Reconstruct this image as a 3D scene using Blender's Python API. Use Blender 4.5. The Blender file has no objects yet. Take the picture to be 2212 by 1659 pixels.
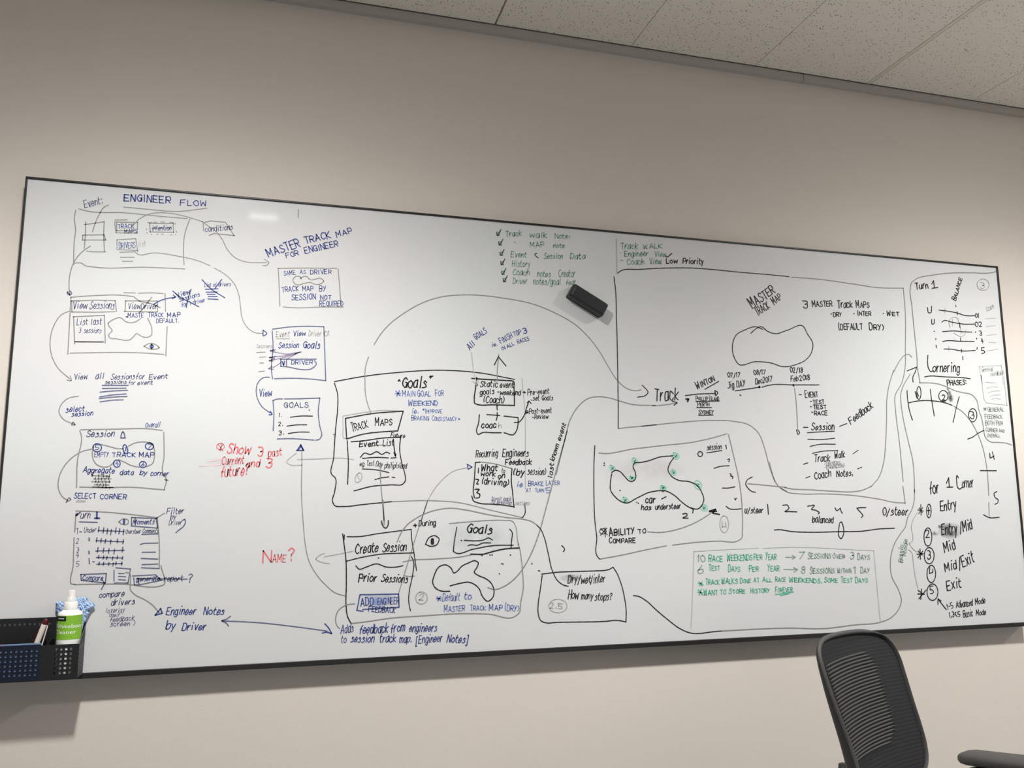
import bpy, bmesh, math, random
from mathutils import Vector, Matrix
random.seed(7)
scene = bpy.context.scene
COL = scene.collection
R = math.radians
Z0 = 0.9                     # height of the board's lower edge above the floor (board coordinates: x right, z up, wall along x)
CEIL = Z0 + 1.8157

# ------------------------------------------------------------------ camera
cam_data = bpy.data.cameras.new('camera')
cam = bpy.data.objects.new('camera', cam_data); COL.objects.link(cam)
yaw, pit, rol = 0.2790, 0.1500, -0.0058
f = Vector((math.sin(yaw) * math.cos(pit), math.cos(yaw) * math.cos(pit), math.sin(pit)))
r0 = Vector((math.cos(yaw), -math.sin(yaw), 0)); u0 = r0.cross(f)
r = r0 * math.cos(rol) + u0 * math.sin(rol); u = u0 * math.cos(rol) - r0 * math.sin(rol)
M = Matrix((r, u, -f)).transposed().to_4x4(); M.translation = Vector((0.6144, -2.1968, Z0 + 0.3822))
cam.matrix_world = M
cam_data.sensor_width = 36.0; cam_data.lens = 1789.0 / 2212.0 * 36.0
cam_data.clip_start = 0.02
scene.camera = cam

# ------------------------------------------------------------------ world, lights, exposure
w = bpy.data.worlds.new('world'); scene.world = w; w.use_nodes = True
w.node_tree.nodes['Background'].inputs[0].default_value = (1, .95, .9, 1)
w.node_tree.nodes['Background'].inputs[1].default_value = 0.0
vs = scene.view_settings
vs.view_transform = 'Standard'; vs.look = 'None'; vs.gamma = 1.0; vs.use_curve_mapping = False
vs.exposure = 0.0
def area(name, x, y, sx, sy, watts, spread, col=(1, .95, .88)):
    d = bpy.data.lights.new(name, 'AREA'); d.shape = 'RECTANGLE'; d.size = sx; d.size_y = sy
    d.energy = watts; d.spread = R(spread); d.color = col
    o = bpy.data.objects.new(name, d); COL.objects.link(o); o.location = (x, y, CEIL - 0.012)
    return o
# louvred ceiling lamps along the board wall: a wide "batwing" beam with a soft cut-off near 60 degrees
PHOTO = ((0, 2.05), (20, 2.15), (30, 2.3), (40, 2.35), (47, 2.5), (53, 2.05), (58, 1.45), (63, .9), (69, .45), (75, .21), (84, .08), (90, .05))
ies = bpy.data.texts.new('louvre_lamp.ies')
ies.write('IESNA:LM-63-1995\nTILT=NONE\n1 1000 1 %d 1 1 2 0.3 0.3 0\n1 1 50\n%s\n0\n%s\n' % (
    len(PHOTO), ' '.join(str(q[0]) for q in PHOTO), ' '.join('%.2f' % (q[1] * 1000) for q in PHOTO)))
def louvre_lamp(name, x, y, watts, col=(1, .985, .965), rad=.065):
    d = bpy.data.lights.new(name, 'POINT'); d.energy = watts; d.color = col; d.shadow_soft_size = rad; d.use_nodes = True
    nt = d.node_tree; em = next(n for n in nt.nodes if n.type == 'EMISSION')
    n = nt.nodes.new('ShaderNodeTexIES'); n.mode = 'INTERNAL'; n.ies = ies; n.inputs['Strength'].default_value = .01
    nt.links.new(n.outputs['Fac'], em.inputs['Strength'])
    o = bpy.data.objects.new(name, d); COL.objects.link(o); o.location = (x, y, CEIL - .055)
    return o
LW = 92
for lx in (0.40, 2.98, 5.56):
    louvre_lamp('lamp_near_wall', lx, -1.20, LW)
area('lamp_spot', 0.52, -1.872, 0.13, 0.035, 0.36, 170, (1, .985, .965))
for lx in (0.42, 3.0, 5.6):  # unseen fill lamps added deep in the room for bounce light
    area('fill_lamp_room', lx, -4.0, 0.5, 0.5, 46, 118, (1, .985, .965))
scene.cycles.max_bounces = 10; scene.cycles.diffuse_bounces = 6

# ------------------------------------------------------------------ helpers
def lin(c):
    c /= 255.0
    return c / 12.92 if c <= .04045 else ((c + .055) / 1.055) ** 2.4
def rgb(a, b, c): return (lin(a), lin(b), lin(c), 1)
def mat(name, col, rough=.6, spec=.4, noise=0, nscale=40, bump=0, bscale=200, metal=0, coat=0, alpha=1):
    m = bpy.data.materials.new(name); m.use_nodes = True
    nt = m.node_tree; b = nt.nodes['Principled BSDF']
    b.inputs['Base Color'].default_value = col; b.inputs['Roughness'].default_value = rough
    b.inputs['Specular IOR Level'].default_value = spec; b.inputs['Metallic'].default_value = metal
    b.inputs['Coat Weight'].default_value = coat; b.inputs['Alpha'].default_value = alpha
    if noise or bump:
        tc = nt.nodes.new('ShaderNodeTexCoord')
    if noise:
        n = nt.nodes.new('ShaderNodeTexNoise'); n.inputs['Scale'].default_value = nscale; n.inputs['Detail'].default_value = 3
        nt.links.new(tc.outputs['Object'], n.inputs['Vector'])
        mx = nt.nodes.new('ShaderNodeMix'); mx.data_type = 'RGBA'
        mx.inputs[6].default_value = tuple(v * (1 - noise) for v in col[:3]) + (1,)
        mx.inputs[7].default_value = tuple(min(1, v * (1 + noise)) for v in col[:3]) + (1,)
        nt.links.new(n.outputs['Fac'], mx.inputs[0]); nt.links.new(mx.outputs[2], b.inputs['Base Color'])
    if bump:
        n2 = nt.nodes.new('ShaderNodeTexNoise'); n2.inputs['Scale'].default_value = bscale
        nt.links.new(tc.outputs['Object'], n2.inputs['Vector'])
        bp = nt.nodes.new('ShaderNodeBump'); bp.inputs['Strength'].default_value = bump; bp.inputs['Distance'].default_value = .002
        nt.links.new(n2.outputs['Fac'], bp.inputs['Height']); nt.links.new(bp.outputs['Normal'], b.inputs['Normal'])
    return m
def tag(o, label=None, cat=None, group=None, kind=None):
    if label: o['label'] = label
    if cat: o['category'] = cat
    if group: o['group'] = group
    if kind: o['kind'] = kind
    return o
def empty(name, loc, rz=0):
    o = bpy.data.objects.new(name, None); COL.objects.link(o); o.location = loc; o.rotation_euler = (0, 0, rz)
    o.empty_display_size = .05
    return o
def obj(name, bm, material, parent=None, smooth=False, bevel=0, seg=2, sub=0):
    me = bpy.data.meshes.new(name)
    if hasattr(bm, 'to_mesh'):
        bmesh.ops.recalc_face_normals(bm, faces=bm.faces[:]); bm.to_mesh(me); bm.free()
    else:
        me.from_pydata(bm[0], [], bm[1])
    o = bpy.data.objects.new(name, me); COL.objects.link(o)
    for mm in (material if isinstance(material, (list, tuple)) else [material]): me.materials.append(mm)
    if smooth:
        me.polygons.foreach_set('use_smooth', [True] * len(me.polygons))
    if bevel:
        b = o.modifiers.new('bevel', 'BEVEL'); b.width = bevel; b.segments = seg; b.limit_method = 'ANGLE'
    if sub:
        s = o.modifiers.new('sub', 'SUBSURF'); s.levels = s.render_levels = sub
    if parent: o.parent = parent
    return o
def box(bm, x0, x1, y0, y1, z0, z1):
    v = [bm.verts.new((x, y, z)) for x in (x0, x1) for y in (y0, y1) for z in (z0, z1)]
    for q in ((0, 1, 3, 2), (4, 6, 7, 5), (0, 4, 5, 1), (2, 3, 7, 6), (0, 2, 6, 4), (1, 5, 7, 3)):
        bm.faces.new([v[i] for i in q])
    return v
def boxes(*bs):
    bm = bmesh.new()
    for b in bs: box(bm, *b)
    return bm
def frame_of(d):
    d = d.normalized(); a = Vector((0, 0, 1)) if abs(d.z) < .9 else Vector((1, 0, 0))
    s = d.cross(a).normalized(); return s, d.cross(s).normalized()
def tube(bm, pts, rad, n=16, caps=True):
    """swept round tube; rad is one radius or one per point"""
    pts = [Vector(p) for p in pts]
    rads = rad if isinstance(rad, (list, tuple)) else [rad] * len(pts)
    rings = []; s = None
    for i, p in enumerate(pts):
        d = pts[min(i + 1, len(pts) - 1)] - pts[max(i - 1, 0)]
        if s is None: s, t = frame_of(d)
        else:
            d.normalize(); s = (s - d * s.dot(d)).normalized(); t = d.cross(s)
        rings.append([bm.verts.new(p + (s * math.cos(k * 2 * math.pi / n) + t * math.sin(k * 2 * math.pi / n)) * rads[i]) for k in range(n)])
    for A, B in zip(rings, rings[1:]):
        for k in range(n): bm.faces.new((A[k], A[(k + 1) % n], B[(k + 1) % n], B[k]))
    if caps: bm.faces.new(rings[0][::-1]); bm.faces.new(rings[-1])
    return bm
def lathe(bm, prof, n=32, cx=0, cy=0, close=True):
    """prof: list of (radius, z)"""
    rings = [[bm.verts.new((cx + q * math.cos(k * 2 * math.pi / n), cy + q * math.sin(k * 2 * math.pi / n), z)) for k in range(n)] for q, z in prof]
    for A, B in zip(rings, rings[1:]):
        for k in range(n): bm.faces.new((A[k], A[(k + 1) % n], B[(k + 1) % n], B[k]))
    if close: bm.faces.new(rings[0][::-1]); bm.faces.new(rings[-1])
    return bm
def prism(bm, poly, fn, d0, d1):
    """poly in (a,b); fn(a,b,d) -> point; extruded d0..d1"""
    A = [bm.verts.new(fn(a, b, d0)) for a, b in poly]; B = [bm.verts.new(fn(a, b, d1)) for a, b in poly]
    n = len(poly)
    bm.faces.new(A[::-1]); bm.faces.new(B)
    for k in range(n): bm.faces.new((A[k], A[(k + 1) % n], B[(k + 1) % n], B[k]))
def perforated(bm, fn, a0, a1, b0, b1, cols, rows, pitch, rad, th):
    """plate a0..a1 x b0..b1, thickness th, with a grid of round holes at cols x rows (block must be regular with pitch)"""
    h = pitch / 2; n = 12
    ca, cb = (min(cols) - h, max(cols) + h), (min(rows) - h, max(rows) + h)
    for (p, q, s_, t_) in ((a0, ca[0], b0, b1), (ca[1], a1, b0, b1), (ca[0], ca[1], b0, cb[0]), (ca[0], ca[1], cb[1], b1)):
        if q - p > 1e-6 and t_ - s_ > 1e-6: prism(bm, [(p, s_), (q, s_), (q, t_), (p, t_)], fn, 0, th)
    for c in cols:
        for w_ in rows:
            ring, sq = [], []
            for k in range(n):
                an = 2 * math.pi * k / n + math.pi / 4
                ring.append((c + rad * math.cos(an), w_ + rad * math.sin(an)))
                m_ = max(abs(math.cos(an)), abs(math.sin(an)))
                sq.append((c + h * math.cos(an) / m_, w_ + h * math.sin(an) / m_))
            V = [[bm.verts.new(fn(p[0], p[1], d)) for p in L] for L in (ring, sq) for d in (0, th)]
            for k in range(n):
                j = (k + 1) % n
                bm.faces.new((V[0][k], V[0][j], V[2][j], V[2][k])); bm.faces.new((V[1][k], V[3][k], V[3][j], V[1][j]))
                bm.faces.new((V[0][k], V[1][k], V[1][j], V[0][j]))
def catmull(P, step):
    if len(P) < 3: return list(P)
    out = []
    n = len(P)
    for i in range(n - 1):
        p0 = P[i - 1] if i else (2 * P[0][0] - P[1][0], 2 * P[0][1] - P[1][1])
        p1, p2 = P[i], P[i + 1]
        p3 = P[i + 2] if i + 2 < n else (2 * p2[0] - p1[0], 2 * p2[1] - p1[1])
        m = max(2, min(14, int(math.hypot(p2[0] - p1[0], p2[1] - p1[1]) / step) + 1))
        # centripetal-ish tension to stop overshoot where spacing is uneven
        d1 = max(1e-6, math.hypot(p1[0] - p0[0], p1[1] - p0[1])); d2 = max(1e-6, math.hypot(p2[0] - p1[0], p2[1] - p1[1])); d3 = max(1e-6, math.hypot(p3[0] - p2[0], p3[1] - p2[1]))
        t1 = [((p1[k] - p0[k]) / d1 * d2 * d2 + (p2[k] - p1[k]) * d1) / (d1 + d2) for k in (0, 1)]
        t2 = [((p2[k] - p1[k]) * d3 + (p3[k] - p2[k]) / d3 * d2 * d2) / (d2 + d3) for k in (0, 1)]
        for s in range(m):
            t = s / m; a, b = t * t, t * t * t
            out.append(tuple((2 * b - 3 * a + 1) * p1[k] + (b - 2 * a + t) * t1[k] + (3 * a - 2 * b) * p2[k] + (b - a) * t2[k] for k in (0, 1)))
    out.append(P[-1])
    return out

# ------------------------------------------------------------------ the room
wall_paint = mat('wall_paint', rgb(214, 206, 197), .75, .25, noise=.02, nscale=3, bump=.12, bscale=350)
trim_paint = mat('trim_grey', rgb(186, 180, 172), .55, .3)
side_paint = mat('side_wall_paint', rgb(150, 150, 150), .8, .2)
carpet = mat('carpet', rgb(136, 137, 138), .95, .1, noise=.25, nscale=300, bump=.6, bscale=500)
def ceiling_material():
    m = mat('ceiling_tile', rgb(242, 236, 226), .9, .15)
    nt = m.node_tree; b = nt.nodes['Principled BSDF']
    tc = nt.nodes.new('ShaderNodeTexCoord')
    v = nt.nodes.new('ShaderNodeTexVoronoi'); v.inputs['Scale'].default_value = 145; v.inputs['Randomness'].default_value = 1
    n = nt.nodes.new('ShaderNodeTexNoise'); n.inputs['Scale'].default_value = 60; n.inputs['Detail'].default_value = 2
    for q in (v, n): nt.links.new(tc.outputs['Object'], q.inputs['Vector'])
    mm = nt.nodes.new('ShaderNodeMath'); mm.operation = 'MULTIPLY'; nt.links.new(n.outputs['Fac'], mm.inputs[0]); mm.inputs[1].default_value = .46
    lt = nt.nodes.new('ShaderNodeMath'); lt.operation = 'LESS_THAN'; nt.links.new(v.outputs['Distance'], lt.inputs[0]); nt.links.new(mm.outputs[0], lt.inputs[1])
    sel = nt.nodes.new('ShaderNodeMath'); sel.operation = 'GREATER_THAN'; sel.inputs[1].default_value = .55
    sc = nt.nodes.new('ShaderNodeSeparateColor'); nt.links.new(v.outputs['Color'], sc.inputs[0]); nt.links.new(sc.outputs[0], sel.inputs[0])
    fac = nt.nodes.new('ShaderNodeMath'); fac.operation = 'MULTIPLY'; nt.links.new(lt.outputs[0], fac.inputs[0]); nt.links.new(sel.outputs[0], fac.inputs[1])
    mx = nt.nodes.new('ShaderNodeMix'); mx.data_type = 'RGBA'; mx.inputs[6].default_value = rgb(242, 236, 226); mx.inputs[7].default_value = rgb(128, 118, 106)
    nt.links.new(fac.outputs[0], mx.inputs[0]); nt.links.new(mx.outputs[2], b.inputs['Base Color'])
    bp = nt.nodes.new('ShaderNodeBump'); bp.inputs['Strength'].default_value = .5; bp.inputs['Distance'].default_value = .001; bp.invert = True
    nt.links.new(fac.outputs[0], bp.inputs['Height']); nt.links.new(bp.outputs['Normal'], b.inputs['Normal'])
    return m
ceil_mat = ceiling_material()
XL, XR, YF, YB = -2.4, 6.6, -5.2, 0.036
def struct(name, bm, m, bevel=0): return tag(obj(name, bm, m, bevel=bevel), kind='structure')
struct('wall_back', boxes((XL - .1, XR + .1, YB, YB + .12, -.1, CEIL + .15)), wall_paint)
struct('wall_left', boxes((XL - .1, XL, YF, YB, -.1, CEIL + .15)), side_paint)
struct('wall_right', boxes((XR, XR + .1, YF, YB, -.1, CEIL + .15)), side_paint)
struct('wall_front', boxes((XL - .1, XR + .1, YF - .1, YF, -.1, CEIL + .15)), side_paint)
struct('floor', boxes((XL, XR, YF, YB, -.1, 0)), carpet)
# ceiling: long tiles butted in rows that run away from the board wall, one flush metal bar every third joint
X0, TS = 1.2027, .4404
bm = bmesh.new()
k0 = int((XL - X0) / TS) - 1; k = k0; edges = []
while X0 + k * TS < XR:
    a, b_ = X0 + k * TS, X0 + (k + 1) * TS
    gap = lambda j: .0028 if j == 0 else (.0085 if j % 3 == 0 else .0011)
    la, lb = gap(k), gap(k + 1)
    a, b_ = max(XL, a + la), min(XR, b_ - lb)
    y = YB - .021
    while y > YF:
        y2 = max(YF, y - 1.8)
        if b_ > a: box(bm, a, b_, y2 + .001, y - .001, CEIL, CEIL + .015)
        y = y2
    if k and k % 3 == 0 and XL < X0 + k * TS < XR: edges.append(X0 + k * TS)
    k += 1
box(bm, XL, XR, YF, YB, CEIL + .02, CEIL + .05)
struct('ceiling', bm, ceil_mat, bevel=.0012)
bar_mat = mat('ceiling_bar', rgb(228, 221, 210), .5, .3)
for i, x in enumerate(edges):
    struct('trim_%d' % (i + 3), boxes((x - .0068, x + .0068, YF, YB - .021, CEIL + .0001, CEIL + .012)), bar_mat)
# grey angle along the top of the wall, in two lengths with a visible butt joint
XJ = 2.268
struct('trim_1', boxes((XL, XJ - .0012, .017, YB, CEIL - .0244, CEIL - .0015)), trim_paint)
struct('trim_2', boxes((XJ + .0012, XR, .017, YB, CEIL - .0244, CEIL - .0015)), trim_paint)

# ------------------------------------------------------------------ the whiteboard
BW, BH = 2.9868, 1.2
board = empty('whiteboard', (0, 0, Z0))
tag(board, 'long whiteboard in a thin black frame covered with marker sketches', 'whiteboard')
def board_material():
    m = mat('board_enamel', rgb(207, 208, 208), .07, .4)
    nt = m.node_tree; b = nt.nodes['Principled BSDF']
    tc = nt.nodes.new('ShaderNodeTexCoord')
    col = None
    for (scale, seed, c, lo, hi, amt) in ((1.7, 1, rgb(214, 202, 206), .52, .75, .5), (2.3, 5, rgb(199, 207, 202), .55, .8, .5), (3.1, 9, rgb(204, 204, 206), .5, .75, .55)):
        mp = nt.nodes.new('ShaderNodeMapping'); mp.inputs['Location'].default_value = (seed * 3.1, seed, seed * 1.7)
        nt.links.new(tc.outputs['Object'], mp.inputs['Vector'])
        n = nt.nodes.new('ShaderNodeTexNoise'); n.inputs['Scale'].default_value = scale; n.inputs['Detail'].default_value = 5; n.inputs['Roughness'].default_value = .55
        nt.links.new(mp.outputs[0], n.inputs['Vector'])
        mr = nt.nodes.new('ShaderNodeMapRange'); mr.inputs[1].default_value = lo; mr.inputs[2].default_value = hi; mr.inputs[4].default_value = amt
        nt.links.new(n.outputs['Fac'], mr.inputs[0])
        mx = nt.nodes.new('ShaderNodeMix'); mx.data_type = 'RGBA'
        nt.links.new(mr.outputs[0], mx.inputs[0])
        if col is None: mx.inputs[6].default_value = rgb(207, 208, 208)
        else: nt.links.new(col, mx.inputs[6])
        mx.inputs[7].default_value = c; col = mx.outputs[2]
    nt.links.new(col, b.inputs['Base Color'])
    return m
obj('board_surface', boxes((.003, BW - .004, 0, .02, .008, BH - .003)), board_material(), board)
fr = mat('frame_black', rgb(34, 32, 31), .45, .4)
obj('frame_rail', boxes((0, BW, -.004, .0345, BH - .0048, BH)), fr, board, bevel=.0008)
obj('frame_rail', boxes((0, BW, -.005, .0345, 0, .0125)), fr, board, bevel=.001)
obj('frame_rail', boxes((0, .0044, -.004, .0345, .0125, BH - .0048)), fr, board, bevel=.0008)
obj('frame_rail', boxes((BW - .0062, BW, -.004, .0345, .0125, BH - .0048)), fr, board, bevel=.0008)

# single-stroke handwriting alphabet: (width, strokes) with digit pairs xy; baseline y=2, x-height 6, capitals 8; ~ = rounded stroke
FONT = {
'A': (6, '023862 1454'), 'B': (5, '0802 ~0848575505 ~054554534202'), 'C': (5, '~57381705133253'), 'D': (5, '0802 ~083856543202'),
'E': (5, '58080252 0545'), 'F': (5, '580802 0545'), 'G': (5, '~57381705133254 355552'), 'H': (5, '0802 5852 0555'), 'I': (2, '1812'),
'J': (4, '~4843321203 2858'), 'K': (5, '0802 580552'), 'L': (4, '080242'), 'M': (7, '0208346862'), 'N': (5, '02085258'),
'O': (5, '~381705133253555738'), 'P': (5, '0802 ~0848575505'), 'Q': (5, '~381705133253555738 3361'), 'R': (5, '0802 ~0848575505 2552'),
'S': (5, '~57381716355453321203'), 'T': (5, '0858 3832'), 'U': (5, '~080412325458'), 'V': (5, '083258'), 'W': (7, '0812365268'),
'X': (5, '0852 5802'), 'Y': (5, '0835 5812'), 'Z': (5, '08580252'),
'0': (4, '~28070422434728'), '1': (2, '071812'), '2': (5, '~071838473502 0242'), '3': (5, '~0828474625 ~254543321203'), '4': (5, '280454 3731'),
'5': (5, '5808 0805 ~053554533202'), '6': (4, '~3815032243452504'), '7': (5, '085812'), '8': (4, '~28071635444322030425464728'), '9': (4, '~4628070525 4642'),
'a': (4, '~46260403123244 4642'), 'b': (4, '0802 ~04264643321203'), 'c': (4, '~4526160403123243'), 'd': (4, '~4526160403123244 4842'),
'e': (4, '~044445261504122243'), 'f': (3, '~38271512 0535'), 'g': (4, '~4526160403123244 ~4643412001'), 'h': (4, '0802 ~0426364442'),
'i': (2, '1612 1828'), 'j': (2, '~16121000 1828'), 'k': (4, '0802 460442'), 'l': (2, '1812'), 'm': (6, '0602 ~0526353332 ~3556656362'),
'n': (4, '0602 ~0426364442'), 'o': (4, '~26050322434526'), 'p': (4, '0600 ~04264643321203'), 'q': (4, '~4526160403123244 4640'),
'r': (3, '0602 ~04152636'), 's': (4, '~45261534432202'), 't': (3, '~18132232 0636'), 'u': (4, '~060312324446 4642'), 'v': (4, '062246'),
'w': (6, '0612355266'), 'x': (4, '0642 4602'), 'y': (4, '0623 4610'), 'z': (4, '06460242'),
'.': (2, '1213'), ',': (2, '1301'), '?': (4, '~07284725 2524 2322'), '-': (4, '0535'), '/': (4, '0148'), '(': (3, '~28151422'), ')': (3, '~08252402'),
'[': (3, '28080020'), ']': (3, '08282000'), ':': (2, '1312 1516'), '&': (5, '~5224173727065 2'.replace(' ', '')), ' ': (3, ''),
}
PENS = {'k': (38, 37, 36), 'd': (138, 136, 132), 'c': (98, 102, 128), 'b': (70, 80, 138), 'e': (112, 126, 178), 'f': (170, 168, 165), 'v': (138, 128, 155),
        'r': (214, 108, 114), 'n': (222, 196, 200), 'g': (96, 182, 152), 'h': (136, 166, 149), 'l': (140, 204, 180), 'q': (140, 162, 153), 'w': (182, 190, 184), 'x': (150, 156, 151), 'j': (88, 90, 86)}
PMAT = {k: mat('marker_ink_' + k, rgb(*c), .55, .3, noise=.10, nscale=90) for k, c in PENS.items()}
INKSCALE = 1.04; GAP = 2.1
rnd = random.Random(3)
def ribbon(V, F, P, wd, y):
    """flat marker stroke with round ends on the board; P in mm"""
    Q = [P[0]]
    for p in P[1:]:
        if math.hypot(p[0] - Q[-1][0], p[1] - Q[-1][1]) > .05: Q.append(p)
    if len(Q) == 1: Q.append((Q[0][0] + .6, Q[0][1] - .3))
    # a sharp corner ends one ribbon and starts the next, so pointed letters keep their full width
    cut = [0]
    for i in range(1, len(Q) - 1):
        a = (Q[i][0] - Q[i - 1][0], Q[i][1] - Q[i - 1][1]); b = (Q[i + 1][0] - Q[i][0], Q[i + 1][1] - Q[i][1])
        if a[0] * b[0] + a[1] * b[1] < .55 * math.hypot(*a) * math.hypot(*b): cut.append(i)
    cut.append(len(Q) - 1)
    for i0, i1 in zip(cut, cut[1:]): ribbon_piece(V, F, Q[i0:i1 + 1], wd, y)
def ribbon_piece(V, F, Q, wd, y):
    n = len(Q); h = wd / 2; base = len(V)
    for i in range(n):
        d0 = (Q[i][0] - Q[i - 1][0], Q[i][1] - Q[i - 1][1]) if i else None
        d1 = (Q[i + 1][0] - Q[i][0], Q[i + 1][1] - Q[i][1]) if i < n - 1 else None
        d0 = d0 or d1; d1 = d1 or d0
        l0, l1 = math.hypot(*d0), math.hypot(*d1)
        tx, tz = d0[0] / l0 + d1[0] / l1, d0[1] / l0 + d1[1] / l1
        l = math.hypot(tx, tz)
        if l < .15: tx, tz, l = d1[0], d1[1], l1
        nx, nz = -tz / l, tx / l
        k = max(.6, l / 2) if l <= 2 else 1
        hh = h / k * (1 + .07 * math.sin(i * 1.7 + base))
        V.append(((Q[i][0] + nx * hh) / 1000, y, (Q[i][1] + nz * hh) / 1000)); V.append(((Q[i][0] - nx * hh) / 1000, y, (Q[i][1] - nz * hh) / 1000))
    for i in range(n - 1):
        F.append((base + 2 * i, base + 2 * i + 2, base + 2 * i + 3, base + 2 * i + 1))
    for (c, d, j) in ((Q[0], (Q[0][0] - Q[1][0], Q[0][1] - Q[1][1]), 0), (Q[-1], (Q[-1][0] - Q[-2][0], Q[-1][1] - Q[-2][1]), 1)):
        an = math.atan2(d[1], d[0]); s = len(V)
        for q in range(5):
            t = an - math.pi / 2 + math.pi * q / 4
            V.append(((c[0] + h * math.cos(t)) / 1000, y, (c[1] + h * math.sin(t)) / 1000))
        F.append(tuple(range(s, s + 5)))
def write(text, x0, z0, x1, z1, h, pen='b'):
    """strokes (mm) of a hand-lettered text fitted between the two baseline points"""
    dx, dz = x1 - x0, z1 - z0; L = math.hypot(dx, dz); ex, ez = dx / L, dz / L
    tot = sum(FONT[c][0] + GAP for c in text) - GAP
    s = L / max(tot, 1); v = h / 6.0; out = []; X = 0
    slant = .16 if any(c.islower() for c in text) else .04
    caps = pen in 'gekqx' and len(text) > 2 and text.isupper()
    for ci, c in enumerate(text):
        wd, st = FONT[c]; hs = (1.1 if ci == 0 else .84) if caps else 1
        jx, jz, js, jr = rnd.uniform(-.25, .25), rnd.uniform(-.25, .25), rnd.uniform(.92, 1.08), rnd.uniform(-.06, .06)
        for piece in st.split():
            sm = piece[0] == '~'; piece = piece.lstrip('~'); P = []
            for i in range(0, len(piece), 2):
                a, b = int(piece[i]), int(piece[i + 1]) - 2
                a += rnd.uniform(-.18, .18); b += rnd.uniform(-.2, .2)
                a2 = (a + jr * b) * s + (X + jx) * s; b2 = (b * js * hs + jz) * v + jr * a * s
                a2 += slant * b2; P.append((x0 + ex * a2 - ez * b2, z0 + ez * a2 + ex * b2))
            out.append((sm, P))
        X += wd + GAP
    return out
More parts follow.
